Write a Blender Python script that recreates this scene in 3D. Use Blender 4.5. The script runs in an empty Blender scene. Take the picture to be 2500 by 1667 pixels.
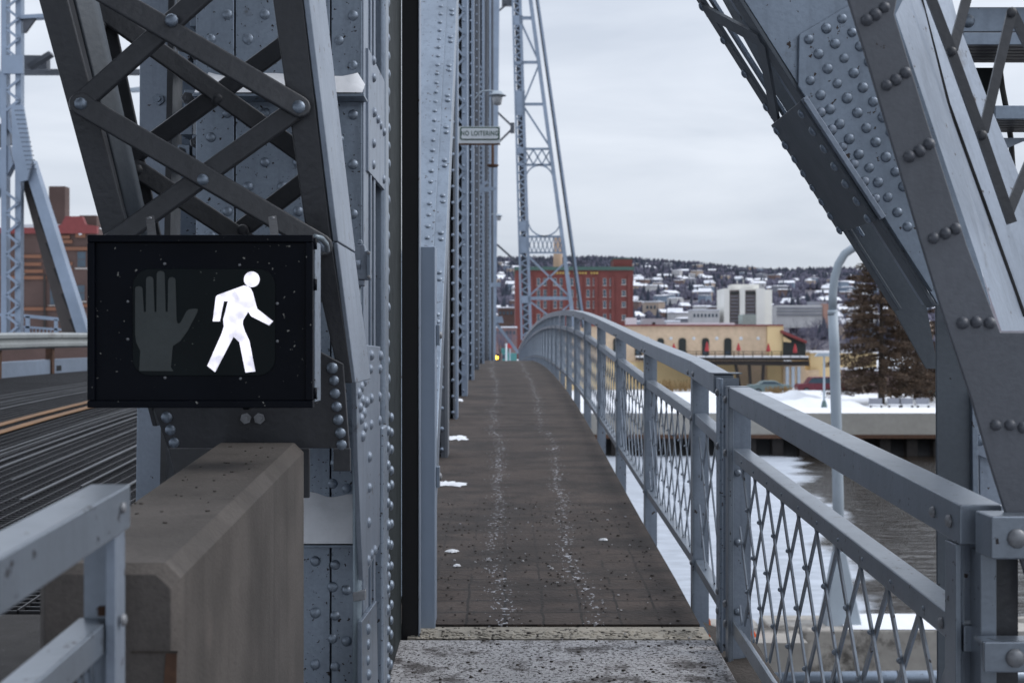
import bpy, bmesh, math, random
from mathutils import Vector, Matrix, noise
R = math.radians
random.seed(7)
sc = bpy.context.scene
col = sc.collection

# ------------------------------------------------------------------ camera, sky, sun, exposure
F, PX, PY, CZ = 3472.0, 1233.0, 840.0, 7.9          # focal length in photo pixels, vanishing point, eye height over the water
cam_d = bpy.data.cameras.new('camera'); cam = bpy.data.objects.new('camera', cam_d); col.objects.link(cam)
cam.location = (0, 0, CZ); cam.rotation_euler = (R(90), 0, 0)
cam_d.lens = 50; cam_d.sensor_width = 36; cam_d.sensor_fit = 'HORIZONTAL'
cam_d.shift_x = 17/2500; cam_d.shift_y = 6.5/2500
cam_d.clip_start = 0.05; cam_d.clip_end = 12000
cam_d.dof.use_dof = True; cam_d.dof.focus_distance = 4.3; cam_d.dof.aperture_fstop = 7.5
sc.camera = cam
sc.render.engine = 'CYCLES'
sc.cycles.use_denoising = True
sc.cycles.max_bounces = 6; sc.cycles.diffuse_bounces = 3; sc.cycles.glossy_bounces = 3
sc.cycles.caustics_reflective = False; sc.cycles.caustics_refractive = False
sc.view_settings.view_transform = 'Standard'; sc.view_settings.look = 'None'
sc.view_settings.exposure = 0.0; sc.view_settings.gamma = 1.0
SUN_EL, SUN_AZ = 42, 88         # azimuth from +Y towards +X
world = bpy.data.worlds.new('World'); sc.world = world; world.use_nodes = True
nt = world.node_tree; nt.nodes.clear()
def wn(t, **k):
    n = nt.nodes.new(t)
    for a, b in k.items(): setattr(n, a, b)
    return n
sky = wn('ShaderNodeTexSky', sky_type='NISHITA', sun_disc=False, sun_elevation=R(SUN_EL), sun_rotation=R(SUN_AZ))
bg1 = wn('ShaderNodeBackground'); bg1.inputs[1].default_value = 0.09
nt.links.new(sky.outputs[0], bg1.inputs[0])
tc = wn('ShaderNodeTexCoord'); mp = wn('ShaderNodeMapping'); mp.inputs['Scale'].default_value = (1.0, 1.0, 5.0)
nz = wn('ShaderNodeTexNoise'); nz.inputs['Scale'].default_value = 2.6; nz.inputs['Detail'].default_value = 6; nz.inputs['Roughness'].default_value = 0.52
nz.inputs['Distortion'].default_value = 0.4
cr = wn('ShaderNodeValToRGB'); cr.color_ramp.elements[0].position = 0.34; cr.color_ramp.elements[1].position = 0.62
cr.color_ramp.elements[0].color = (0.585, 0.64, 0.735, 1); cr.color_ramp.elements[1].color = (0.785, 0.835, 0.92, 1)
bg2 = wn('ShaderNodeBackground'); bg2.inputs[1].default_value = 1.16
mx = wn('ShaderNodeMixShader'); mx.inputs[0].default_value = 0.9
out = wn('ShaderNodeOutputWorld')
nt.links.new(tc.outputs['Generated'], mp.inputs[0]); nt.links.new(mp.outputs[0], nz.inputs[0]); nt.links.new(nz.outputs[0], cr.inputs[0])
sepw = wn('ShaderNodeSeparateXYZ'); nt.links.new(tc.outputs['Generated'], sepw.inputs[0])
zr = wn('ShaderNodeMapRange'); zr.inputs['From Min'].default_value = 0; zr.inputs['From Max'].default_value = 1; zr.inputs['To Min'].default_value = .84; zr.inputs['To Max'].default_value = 1.6
nt.links.new(sepw.outputs['Z'], zr.inputs['Value'])
ms_ = wn('ShaderNodeVectorMath', operation='SCALE'); nt.links.new(cr.outputs[0], ms_.inputs[0]); nt.links.new(zr.outputs[0], ms_.inputs['Scale'])
nt.links.new(ms_.outputs[0], bg2.inputs[0]); nt.links.new(bg1.outputs[0], mx.inputs[1]); nt.links.new(bg2.outputs[0], mx.inputs[2])
nt.links.new(mx.outputs[0], out.inputs[0])
sun_d = bpy.data.lights.new('sun', 'SUN'); sun = bpy.data.objects.new('sun', sun_d); col.objects.link(sun)
sun_d.energy = 1.5; sun_d.angle = R(24); sun_d.color = (1.0, 0.965, 0.93)
sv = Vector((math.sin(R(SUN_AZ))*math.cos(R(SUN_EL)), math.cos(R(SUN_AZ))*math.cos(R(SUN_EL)), math.sin(R(SUN_EL))))
sun.rotation_euler = sv.to_track_quat('Z', 'Y').to_euler()
sun.location = (20, 20, 60)

# ------------------------------------------------------------------ materials
MATS = {}
def mat(name, base, rough=0.6, var=0.12, vs=4.0, fine=0.10, fs=70.0, chips=None, chip_amt=0.0, chip_scale=22.0,
        streak=0.0, streak_col=None, bump=0.0, bs=120.0, metal=0.0, spec=0.5, specks=None, speck_amt=0.0, speck_scale=60.0,
        patch=None, patch_amt=0.0, patch_scale=1.5, zscale=1.0):
    """painted / mineral surface: base colour with broad and fine variation, chips, vertical streaks, light specks, bump"""
    m = bpy.data.materials.new(name); m.use_nodes = True; t = m.node_tree; N = t.nodes; L = t.links
    b = N['Principled BSDF']; b.inputs['Roughness'].default_value = rough; b.inputs['Metallic'].default_value = metal
    b.inputs['Specular IOR Level'].default_value = spec
    co = N.new('ShaderNodeTexCoord'); src = co.outputs['Object']
    if zscale != 1.0:
        mpn = N.new('ShaderNodeMapping'); mpn.inputs['Scale'].default_value = (1, 1, zscale); L.new(src, mpn.inputs[0]); src = mpn.outputs[0]
    def nz(scale, detail=3, vec=src, rg=.5):
        n = N.new('ShaderNodeTexNoise'); n.inputs['Scale'].default_value = scale; n.inputs['Detail'].default_value = detail; n.inputs['Roughness'].default_value = rg
        L.new(vec, n.inputs['Vector']); return n.outputs['Fac']
    def ramp(v, lo, hi):
        r = N.new('ShaderNodeMapRange'); r.inputs['From Min'].default_value = lo; r.inputs['From Max'].default_value = hi
        L.new(v, r.inputs['Value']); return r.outputs[0]
    def mixc(f, a, bcol, kind='MIX'):
        x = N.new('ShaderNodeMix'); x.data_type = 'RGBA'; x.blend_type = kind
        if hasattr(f, 'links'): L.new(f, x.inputs['Factor'])
        else: x.inputs['Factor'].default_value = f
        for v, s in ((a, 'A'), (bcol, 'B')):
            i = [q for q in x.inputs if q.name == s and q.type == 'RGBA'][0]
            if hasattr(v, 'links'): L.new(v, i)
            else: i.default_value = (*v[:3], 1)
        return [q for q in x.outputs if q.type == 'RGBA'][0]
    def mul(v, k):
        q = N.new('ShaderNodeMath'); q.operation = 'MULTIPLY'; L.new(v, q.inputs[0])
        if hasattr(k, 'links'): L.new(k, q.inputs[1])
        else: q.inputs[1].default_value = k
        return q.outputs[0]
    lo = tuple(c*(1-var) for c in base); hi = tuple(min(1, c*(1+var)) for c in base)
    c = mixc(ramp(nz(vs, 4), 0.3, 0.7), lo, hi)
    if fine: c = mixc(mul(ramp(nz(fs, 2), 0.35, 0.7), fine*2), c, tuple(x*0.55 for x in base))
    if patch: c = mixc(mul(ramp(nz(patch_scale, 8, rg=.72), 0.62-patch_amt, 0.72-patch_amt), 0.85), c, patch)
    if streak:
        ms = N.new('ShaderNodeMapping'); ms.inputs['Scale'].default_value = (26, 26, 1.1); L.new(co.outputs['Object'], ms.inputs[0])
        c = mixc(mul(ramp(nz(1.0, 4, ms.outputs[0]), 0.52, 0.75), streak), c, streak_col or tuple(x*0.35 for x in base))
    if specks: c = mixc(ramp(nz(speck_scale, 2), 0.76-speck_amt, 0.78-speck_amt), c, specks)
    if chips:
        f1 = ramp(nz(chip_scale, 5, rg=.62), 0.72-chip_amt, 0.735-chip_amt)
        c = mixc(f1, c, chips)
    L.new(c, b.inputs['Base Color'])
    rr = N.new('ShaderNodeMapRange'); rr.inputs['To Min'].default_value = max(0.05, rough-0.12); rr.inputs['To Max'].default_value = min(1, rough+0.12)
    L.new(nz(9, 3), rr.inputs['Value']); L.new(rr.outputs[0], b.inputs['Roughness'])
    if bump:
        bp = N.new('ShaderNodeBump'); bp.inputs['Strength'].default_value = bump; bp.inputs['Distance'].default_value = 0.01
        L.new(nz(bs, 4), bp.inputs['Height']); L.new(bp.outputs[0], b.inputs['Normal'])
    MATS[name] = m
    return m
def emis(name, colr, s, mottle=0.0):
    m = bpy.data.materials.new(name); m.use_nodes = True; t = m.node_tree
    b = t.nodes['Principled BSDF']; b.inputs['Base Color'].default_value = (*colr, 1)
    b.inputs['Emission Color'].default_value = (*colr, 1); b.inputs['Emission Strength'].default_value = s
    if mottle:
        n = t.nodes.new('ShaderNodeTexNoise'); n.inputs['Scale'].default_value = 30; n.inputs['Detail'].default_value = 2
        co = t.nodes.new('ShaderNodeTexCoord'); t.links.new(co.outputs['Object'], n.inputs['Vector'])
        r = t.nodes.new('ShaderNodeMapRange'); r.inputs['From Min'].default_value = .34; r.inputs['From Max'].default_value = .52
        r.inputs['To Min'].default_value = s*(1-mottle); r.inputs['To Max'].default_value = s
        t.links.new(n.outputs['Fac'], r.inputs['Value']); t.links.new(r.outputs[0], b.inputs['Emission Strength'])
    MATS[name] = m; return m
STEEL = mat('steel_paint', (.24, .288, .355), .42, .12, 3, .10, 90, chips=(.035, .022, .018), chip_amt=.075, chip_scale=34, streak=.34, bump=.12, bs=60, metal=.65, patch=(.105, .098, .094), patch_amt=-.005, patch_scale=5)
STEEL_R = mat('rail_paint', (.225, .262, .312), .40, .09, 5, .06, 110, chips=(.02, .015, .018), chip_amt=.075, chip_scale=40, streak=.22, bump=.08, bs=70, metal=.6, patch=(.105, .098, .094), patch_amt=-.005, patch_scale=5)
for m_, cw in ((STEEL_R, .55), (STEEL, .25)):
    m_.node_tree.nodes['Principled BSDF'].inputs['Coat Weight'].default_value = cw; m_.node_tree.nodes['Principled BSDF'].inputs['Coat Roughness'].default_value = .3
STEEL_D = mat('shaded_dark_steel_paint', (.055, .058, .066), .40, .14, 3, .12, 60, chips=(.02, .016, .015), chip_amt=.0, chip_scale=24, streak=.25, bump=.15, bs=60)  # dark base puts the shade on strut and recesses into the paint colour
STEEL_L = mat('pale_steel_paint', (.295, .342, .415), .42, .10, 3, .09, 80, chips=(.07, .055, .05), chip_amt=.07, chip_scale=26, streak=.36, bump=.1, bs=60, metal=.5, patch=(.105, .098, .094), patch_amt=-.005, patch_scale=5)  # paler copy of the paint; puts light into webs and angle faces
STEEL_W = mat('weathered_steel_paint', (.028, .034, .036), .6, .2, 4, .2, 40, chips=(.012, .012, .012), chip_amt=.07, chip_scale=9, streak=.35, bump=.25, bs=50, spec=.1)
STEEL_S = mat('speckled_steel_paint', (.30, .355, .43), .42, .12, 3, .12, 80, chips=(.03, .02, .018), chip_amt=.105, chip_scale=60, streak=.32, bump=.12, bs=60, metal=.6, patch=(.105, .098, .094), patch_amt=-.005, patch_scale=5)
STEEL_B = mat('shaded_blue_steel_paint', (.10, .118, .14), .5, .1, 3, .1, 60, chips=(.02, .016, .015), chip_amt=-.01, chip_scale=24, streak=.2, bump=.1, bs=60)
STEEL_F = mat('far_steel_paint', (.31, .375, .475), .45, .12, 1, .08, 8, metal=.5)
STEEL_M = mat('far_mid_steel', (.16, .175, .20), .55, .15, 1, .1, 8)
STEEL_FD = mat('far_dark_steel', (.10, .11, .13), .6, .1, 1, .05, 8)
BLACK = mat('black_guide', (.006, .006, .008), .45, .2, 6, .1, 60)
RUST = mat('rusty_steel', (.10, .05, .03), .8, .4, 8, .3, 60)
GALV = mat('galvanised_pipe', (.26, .32, .37), .4, .15, 10, .15, 120, chips=(.06, .05, .05), chip_amt=.02, chip_scale=40, metal=.3)
CONC = mat('parapet_concrete', (.090, .080, .074), .85, .28, 5, .14, 90, chips=(.03, .025, .02), chip_amt=.0, chip_scale=40, streak=.35, patch=(.10, .085, .078), patch_amt=.02, patch_scale=6, bump=.2, bs=150)
CONC2 = mat('pier_concrete', (.40, .38, .35), .85, .15, .8, .15, 8, patch=(.05, .045, .04), patch_amt=.1, patch_scale=.9, streak=0)
SEAWALL = mat('seawall_concrete', (.36, .345, .315), .85, .1, .3, .1, 3, streak=0)
SNOW = mat('snow', (.82, .84, .88), .8, .06, 8, .04, 60, bump=.25, bs=25)
SNOWG = mat('snow_ground', (.80, .82, .86), .85, .05, .2, .05, 2, patch=(.30, .28, .25), patch_amt=.07, patch_scale=.16)
HOUS = mat('signal_housing', (.0035, .005, .0095), .5, .2, 5, .1, 50, specks=(.30, .30, .28), speck_amt=.03, speck_scale=110, spec=.12)
LENS = mat('signal_lens', (.004, .008, .010), .4, .2, 5, .1, 50, specks=(.22, .24, .22), speck_amt=.01, speck_scale=110, spec=.15)
HANDM = mat('unlit_hand', (.055, .066, .068), .6, .15, 12, .1, 120, specks=(.3, .3, .28), speck_amt=.0, speck_scale=80)
WALKM = emis('lit_walker', (.90, .88, 1.0), 1.04, .48)
AMBER = emis('amber_light', (1.0, .55, .05), 6)
BOLT = mat('bolt_steel', (.25, .26, .28), .45, .2, 20, .2, 90, metal=.3)
DIRT = mat('grit', (.055, .046, .040), .95, .3, 12, .3, 90, specks=(.3, .29, .28), speck_amt=.02, speck_scale=50, bump=.6, bs=60)
ASPH = mat('asphalt', (.028, .026, .026), .9, .2, 8, .3, 120, specks=(.25, .25, .25), speck_amt=.02, speck_scale=90, bump=.4, bs=150)
GRATE = mat('grating_steel', (.045, .045, .05), .5, .25, .8, .1, 20, metal=.4)
GRATEB = mat('worn_grating_steel', (.115, .12, .13), .55, .25, .5, .1, 20, metal=.5)
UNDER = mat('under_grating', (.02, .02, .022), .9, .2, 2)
YELL = mat('yellow_paint', (.19, .095, .035), .7, .25, 2, .2, 30)
BRICK = mat('red_brick', (.150, .043, .038), .85, .12, .3, .08, 2)
BRICKD = mat('brown_brick', (.088, .055, .048), .85, .15, .3, .08, 2)
ORBAND = mat('orange_brick_band', (.20, .092, .055), .85, .1, .5)
TANB = mat('tan_brick', (.62, .475, .335), .85, .12, .3, .14, 2.2)
YELW = mat('yellow_stucco', (.74, .565, .31), .85, .05, .4)
DKWOOD = mat('dark_timber', (.02, .016, .015), .7, .2, 3)
REDT = mat('red_trim', (.19, .035, .035), .6, .1, 2)
REDU = mat('red_canvas', (.36, .035, .04), .7, .1, 6)
GREENC = mat('green_cornice', (.05, .10, .085), .7, .1, 1)
WINM = mat('window_glass', (.05, .075, .10), .15, .2, .5, 0)
WIND = mat('dark_opening', (.012, .018, .018), .4, .2, 1)
TRIM = mat('stone_trim', (.45, .42, .40), .8, .1, 1)
WTOW = mat('white_concrete', (.84, .83, .78), .85, .06, .1)
BROWNW = mat('brown_panel', (.14, .115, .115), .7, .2, .3, .3, 1.2)
PINK = mat('pink_brick', (.45, .27, .22), .85, .08, .2)
BARK = mat('bark', (.06, .045, .035), .9, .3, 6, .3, 20)
NEED = mat('brown_needles', (.085, .054, .034), .8, .55, 1.6, .2, 9)
SHRUBM = mat('dry_grass', (.25, .16, .07), .9, .3, 3)
POLE = mat('pole_paint', (.36, .42, .48), .5, .06, 2)
WOODH = mat('bare_wood_mass', (.10, .098, .14), .95, .35, .02, .2, .2)
CONIF = mat('far_conifers', (.040, .050, .075), .95, .3, .02, .2, .2)
HILLM = mat('hill_ground', (.115, .105, .13), .95, .25, .012, .2, .08, patch=(.62, .64, .70), patch_amt=.02, patch_scale=.03)
ROOFS = mat('snowy_roof', (.74, .76, .82), .85, .05, .1)
HW = [mat('house_wall_%s' % n, c, .85, .1, .2) for n, c in (('white', (.55, .55, .56)), ('grey', (.26, .27, .31)), ('brown', (.20, .14, .13)), ('tan', (.42, .34, .28)), ('blue', (.22, .28, .36)))]
CARR = mat('dark_red_car_paint', (.16, .03, .045), .3, .1, 2)
CART = mat('teal_car_paint', (.16, .22, .23), .3, .1, 2)
TYRE = mat('rubber', (.015, .015, .015), .8, .1, 10)
ORNG = mat('orange_plastic', (.75, .14, .02), .6, .1, 8)
SIGNW = mat('sign_white', (.62, .66, .70), .5, .06, 6, .05, 40)
SIGNG = mat('sign_green_print', (.02, .07, .05), .5, .1, 6)
GLASSW = mat('lamp_glass', (.45, .47, .50), .3, .05, 10)
GOLD = mat('gold_letters', (.45, .30, .08), .5, .1, 2)
TEAL = mat('teal_paint', (.06, .22, .22), .5, .1, 2)
CABLE = mat('black_cable', (.01, .01, .011), .5, .1, 10)

# ------------------------------------------------------------------ geometry helpers
def P(x, y, d): return Vector(((x-PX)*d/F, d, CZ+(PY-y)*d/F))
W = {}
class MB:
    def __init__(s): s.v = []; s.f = []; s.m = []
    def add(s, vs, fs, mi=0):
        o = len(s.v); s.v += [tuple(q) for q in vs]; s.f += [tuple(o+i for i in f) for f in fs]; s.m += [mi]*len(fs); return s
    def hexa(s, a, b, mi=0):      # two matching quads
        return s.add(list(a)+list(b), [(3,2,1,0),(4,5,6,7),(0,1,5,4),(1,2,6,5),(2,3,7,6),(3,0,4,7)], mi)
    def box(s, x0, x1, y0, y1, z0, z1, mi=0):
        return s.hexa([(x0,y0,z0),(x1,y0,z0),(x1,y1,z0),(x0,y1,z0)], [(x0,y0,z1),(x1,y0,z1),(x1,y1,z1),(x0,y1,z1)], mi)
    def prism(s, pts, ext, mi=0):
        pts = [Vector(p) for p in pts]; e = Vector(ext); n = len(pts)
        return s.add(pts+[p+e for p in pts], [tuple(range(n-1,-1,-1)), tuple(range(n,2*n))]+[(i,(i+1)%n,n+(i+1)%n,n+i) for i in range(n)], mi)
    def beam(s, p0, p1, w, h, mi=0):
        q = []
        for p in (Vector(p0), Vector(p1)):
            q.append([p+Vector((a*w/2, 0, b*h/2)) for a, b in ((-1,-1),(1,-1),(1,1),(-1,1))])
        return s.hexa(q[0], q[1], mi)
    def bar(s, p0, p1, w, t, n=(0,1,0), mi=0):
        p0 = Vector(p0); p1 = Vector(p1); n = Vector(n).normalized(); d = (p1-p0).normalized()
        a = d.cross(n).normalized(); n = a.cross(d).normalized()
        q = [[p+a*(i*w/2)+n*(j*t/2) for i, j in ((-1,-1),(1,-1),(1,1),(-1,1))] for p in (p0, p1)]
        return s.hexa(q[0], q[1], mi)
    def stadium(s, p0, p1, w, t, n=(0,1,0), k=6, mi=0):
        p0 = Vector(p0); p1 = Vector(p1); n = Vector(n).normalized(); d = (p1-p0).normalized()
        a = d.cross(n).normalized(); n = a.cross(d).normalized(); r = w/2; pts = []
        for j in range(k+1):
            th = math.pi*j/k; pts.append(p1+a*math.cos(th)*r+d*math.sin(th)*r)
        for j in range(k+1):
            th = math.pi*j/k; pts.append(p0-a*math.cos(th)*r-d*math.sin(th)*r)
        return s.prism([p-n*t/2 for p in pts], n*t, mi)
    def cyl(s, p0, p1, r0, r1=None, k=12, mi=0):
        p0 = Vector(p0); p1 = Vector(p1); r1 = r0 if r1 is None else r1
        d = (p1-p0).normalized(); u = d.orthogonal().normalized(); v = d.cross(u)
        vs = [p+(u*math.cos(2*math.pi*i/k)+v*math.sin(2*math.pi*i/k))*r for p, r in ((p0,r0),(p1,r1)) for i in range(k)]
        return s.add(vs, [(i,(i+1)%k,k+(i+1)%k,k+i) for i in range(k)]+[tuple(range(k-1,-1,-1)), tuple(range(k,2*k))], mi)
    def tube(s, pts, r, k=8, mi=0):
        pts = [Vector(p) for p in pts]; n = len(pts); vs = []; u = None
        for i, p in enumerate(pts):
            d = (pts[min(n-1, i+1)]-pts[max(0, i-1)]).normalized()
            u = d.orthogonal().normalized() if u is None else (u-d*u.dot(d)).normalized()
            v = d.cross(u); rr = r(p) if callable(r) else r
            vs += [p+(u*math.cos(2*math.pi*j/k)+v*math.sin(2*math.pi*j/k))*rr for j in range(k)]
        fs = [(i*k+j, i*k+(j+1)%k, (i+1)*k+(j+1)%k, (i+1)*k+j) for i in range(n-1) for j in range(k)]
        return s.add(vs, fs+[tuple(range(k-1,-1,-1)), tuple(range((n-1)*k, n*k))], mi)
    def lathe(s, c, prof, k=16, mi=0):
        c = Vector(c); vs = []; fs = []
        for r, z in prof: vs += [c+Vector((r*math.cos(2*math.pi*i/k), r*math.sin(2*math.pi*i/k), z)) for i in range(k)]
        for j in range(len(prof)-1): fs += [(j*k+i, j*k+(i+1)%k, (j+1)*k+(i+1)%k, (j+1)*k+i) for i in range(k)]
        fs += [tuple(range(k-1,-1,-1)), tuple(range((len(prof)-1)*k, len(prof)*k))]
        return s.add(vs, fs, mi)
    def build(s, name, mats, parent=None, bevel=0, smooth=False, seg=2):
        me = bpy.data.meshes.new(name); me.from_pydata(s.v, [], s.f)
        mats = mats if isinstance(mats, (list, tuple)) else [mats]
        for m in mats: me.materials.append(m)
        if len(mats) > 1: me.polygons.foreach_set('material_index', s.m)
        bm = bmesh.new(); bm.from_mesh(me); bmesh.ops.recalc_face_normals(bm, faces=bm.faces); bm.to_mesh(me); bm.free()
        if smooth: me.polygons.foreach_set('use_smooth', [True]*len(me.polygons))
        o = bpy.data.objects.new(name, me); col.objects.link(o)
        if parent is not None: o.parent = parent; o.location = -W[parent.name]
        W[o.name] = Vector((0,0,0))
        if bevel:
            md = o.modifiers.new('bevel', 'BEVEL'); md.width = bevel; md.segments = seg; md.limit_method = 'ANGLE'; md.angle_limit = R(35)
            me.polygons.foreach_set('use_smooth', [True]*len(me.polygons)); md.harden_normals = True
        return o
def tag(o, label, cat, group=None, kind=None):
    o['label'] = label
    if cat: o['category'] = cat
    if group: o['group'] = group
    if kind: o['kind'] = kind
    return o
def thing(name, label, cat, loc, group=None):
    o = bpy.data.objects.new(name, None); col.objects.link(o); o.location = loc; o.empty_display_size = .2
    W[o.name] = Vector(loc); return tag(o, label, cat, group)
def struct(o, label=None):
    o['kind'] = 'structure'
    if label: o['label'] = label
    return o
def dome_mesh(name, m, k=12, cone=False):
    me = bpy.data.meshes.new(name); v = []; f = []
    prof = [(1, 0), (.96, .24), (.76, .47), (.40, .62)] if not cone else [(1, 0), (.9, .4), (.6, .8), (.3, 1.0)]
    for r, z in prof: v += [(r*math.cos(2*math.pi*i/k), r*math.sin(2*math.pi*i/k), z) for i in range(k)]
    v.append((0, 0, prof[-1][1]+.05)); n = len(v)-1
    for j in range(len(prof)-1): f += [(j*k+i, j*k+(i+1)%k, (j+1)*k+(i+1)%k, (j+1)*k+i) for i in range(k)]
    b = (len(prof)-1)*k; f += [(b+i, b+(i+1)%k, n) for i in range(k)]
    me.from_pydata(v, [], f); me.materials.append(m); me.polygons.foreach_set('use_smooth', [True]*len(f)); return me
DOMES = {}
def rivets(parent, pts, normal, r, m, name='rivet', cone=False):
    key = (m.name, cone)
    if key not in DOMES: DOMES[key] = dome_mesh('rivet_head', m, 10 if not cone else 8, cone)
    q = Vector(normal).to_track_quat('Z', 'Y')
    for p in pts:
        o = bpy.data.objects.new(name, DOMES[key]); col.objects.link(o); o.parent = parent
        o.location = Vector(p)-W[parent.name]; o.rotation_mode = 'QUATERNION'
        o.rotation_quaternion = q @ Matrix.Rotation(random.random()*6, 3, 'Z').to_quaternion(); s = r*random.uniform(.93, 1.06); o.scale = (s, s*random.uniform(.95, 1.03), s*random.uniform(.8, 1.08))
HEXM = {}
def hexbolts(parent, pts, normal, r, m, name='bolt'):
    if m.name not in HEXM:
        b = MB().cyl((0,0,0), (0,0,.6), 1, 1, 6).cyl((0,0,.6), (0,0,1.1), .5, .5, 8)
        me = bpy.data.meshes.new('bolt_head'); me.from_pydata(b.v, [], b.f); me.materials.append(m); HEXM[m.name] = me
    q = Vector(normal).to_track_quat('Z', 'Y')
    for p in pts:
        o = bpy.data.objects.new(name, HEXM[m.name]); col.objects.link(o); o.parent = parent
        o.location = Vector(p)-W[parent.name]; o.rotation_mode = 'QUATERNION'; o.rotation_quaternion = q @ Matrix.Rotation(random.random(), 3, 'Z').to_quaternion(); o.scale = (r, r, r)
def plate(mb, pts, d, t, mi=0):
    """plate facing the camera side: outline in photo pixels at depth d (number or function of y), thickness t going away"""
    return mb.prism([P(x, y, d(y) if callable(d) else d) for x, y in pts], (0, t, 0), mi)
def sideplate(mb, X, pts, t, mi=0):
    """plate in the plane x = X; outline in photo pixels"""
    q = []
    for x, y in pts:
        d = X*F/(x-PX); q.append(Vector((X, d, CZ+(PY-y)*d/F)))
    return mb.prism(q, (t, 0, 0), mi)
def SP(X, x, y):
    d = X*F/(x-PX); return Vector((X, d, CZ+(PY-y)*d/F))
_prof = [(-4,-1.62),(0,-1.46),(3,-1.345),(5.6,-1.25),(6.69,-1.18),(8.94,-1.083),(11.33,-.965),(13.56,-.855),(17,-.71),(21.1,-.595),(28.6,-.487),(37,-.47),(45.7,-.53),(60,-.72),(75,-.99),(95,-1.46),(120,-2.1)]
def prof(d):
    if d <= _prof[0][0]: return CZ+_prof[0][1]
    for i in range(len(_prof)-1):
        a, b = _prof[i], _prof[i+1]
        if d <= b[0]:
            p = _prof[max(0,i-1)]; n = _prof[min(len(_prof)-1,i+2)]
            t = (d-a[0])/(b[0]-a[0]); h = b[0]-a[0]
            m0 = (b[1]-p[1])/(b[0]-p[0])*h if b[0] != p[0] else b[1]-a[1]; m1 = (n[1]-a[1])/(n[0]-a[0])*h
            return CZ+(2*t**3-3*t*t+1)*a[1]+(t**3-2*t*t+t)*m0+(-2*t**3+3*t*t)*b[1]+(t**3-t*t)*m1
    return CZ+_prof[-1][1]

# ------------------------------------------------------------------ setting: water, ground, road, walkway
def deck_material():
    m = mat('walkway_surface', (.068, .051, .043), .9, .30, 1.4, .3, 45, patch=(.030, .023, .020), patch_amt=.10, patch_scale=2.4, chips=(.026, .02, .018), chip_amt=.10, chip_scale=19, bump=.5, bs=45, zscale=1)
    t = m.node_tree; N = t.nodes; L = t.links; b = N['Principled BSDF']
    src = b.inputs['Base Color'].links[0].from_socket
    co = N.new('ShaderNodeTexCoord'); sep = N.new('ShaderNodeSeparateXYZ'); L.new(co.outputs['Object'], sep.inputs[0])
    def mth(op, a, bb=None, c=None):
        q = N.new('ShaderNodeMath'); q.operation = op
        for i, v in enumerate((a, bb, c)):
            if v is None: continue
            if hasattr(v, 'links'): L.new(v, q.inputs[i])
            else: q.inputs[i].default_value = v
        return q.outputs[0]
    def nz(scale, det=3, vec=None):
        n = N.new('ShaderNodeTexNoise'); n.inputs['Scale'].default_value = scale; n.inputs['Detail'].default_value = det
        L.new(vec or co.outputs['Object'], n.inputs['Vector']); return n.outputs['Fac']
    def mix(f, a, colr):
        x = N.new('ShaderNodeMix'); x.data_type = 'RGBA'; L.new(f, x.inputs['Factor'])
        L.new(a, [q for q in x.inputs if q.name == 'A' and q.type == 'RGBA'][0]); [q for q in x.inputs if q.name == 'B' and q.type == 'RGBA'][0].default_value = (*colr, 1)
        return [q for q in x.outputs if q.type == 'RGBA'][0]
    X, Y = sep.outputs['X'], sep.outputs['Y']
    # faint joints of the plank-sized blocks under the grit
    wob = mth('MULTIPLY', mth('SUBTRACT', nz(6), .5), .035)
    jx = mth('PINGPONG', mth('ADD', X, wob), .085); jy = mth('PINGPONG', mth('ADD', Y, wob), .11)
    near = N.new('ShaderNodeMapRange'); near.inputs['From Min'].default_value = 11; near.inputs['From Max'].default_value = 6.5; L.new(Y, near.inputs['Value'])
    jl = mth('MULTIPLY', mth('MULTIPLY', mth('MAXIMUM', mth('LESS_THAN', jx, .006), mth('LESS_THAN', jy, .010)), near.outputs[0]), mth('GREATER_THAN', nz(3.2, 4), .40))
    c = mix(mth('MULTIPLY', jl, .9), src, (.016, .013, .012))
    # salt: dots scattered everywhere, denser along two trodden trails
    def trail(x0, k, w):
        cx = mth('ADD', mth('ADD', mth('MULTIPLY', Y, k), x0), mth('MULTIPLY', mth('SUBTRACT', nz(.35), .5), .35))
        dx = mth('ABSOLUTE', mth('SUBTRACT', X, cx)); r = N.new('ShaderNodeMapRange'); r.inputs['From Min'].default_value = w; r.inputs['From Max'].default_value = 0; L.new(dx, r.inputs['Value']); return r.outputs[0]
    tr = mth('MAXIMUM', trail(.05, -.0105, .15), trail(.38, 0.0, .13))
    th = mth('SUBTRACT', .77, mth('MULTIPLY', tr, .185))
    mp3 = N.new('ShaderNodeMapping'); mp3.inputs['Scale'].default_value = (1, .62, 1); L.new(co.outputs['Object'], mp3.inputs[0])
    salt = mth('GREATER_THAN', nz(52, 5, mp3.outputs[0]), th)
    c = mix(mth('MULTIPLY', salt, .85), c, (.46, .47, .51))
    mp2 = N.new('ShaderNodeMapping'); mp2.inputs['Scale'].default_value = (1.2, 2.6, 1); L.new(co.outputs['Object'], mp2.inputs[0])
    smear = N.new('ShaderNodeMapRange'); smear.inputs['From Min'].default_value = .46; smear.inputs['From Max'].default_value = .62; L.new(nz(1.4, 5, mp2.outputs[0]), smear.inputs['Value'])
    c = mix(mth('MULTIPLY', smear.outputs[0], .8), c, (.024, .019, .017))
    L.new(c, b.inputs['Base Color']); return m
DECK = deck_material()
SLAB = mat('salted_slab', (.52, .515, .53), .9, .2, 4, .25, 60, chips=(.03, .024, .022), chip_amt=.17, chip_scale=75, patch=(.05, .041, .038), patch_amt=.135, patch_scale=4.0, bump=.6, bs=90)
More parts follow.
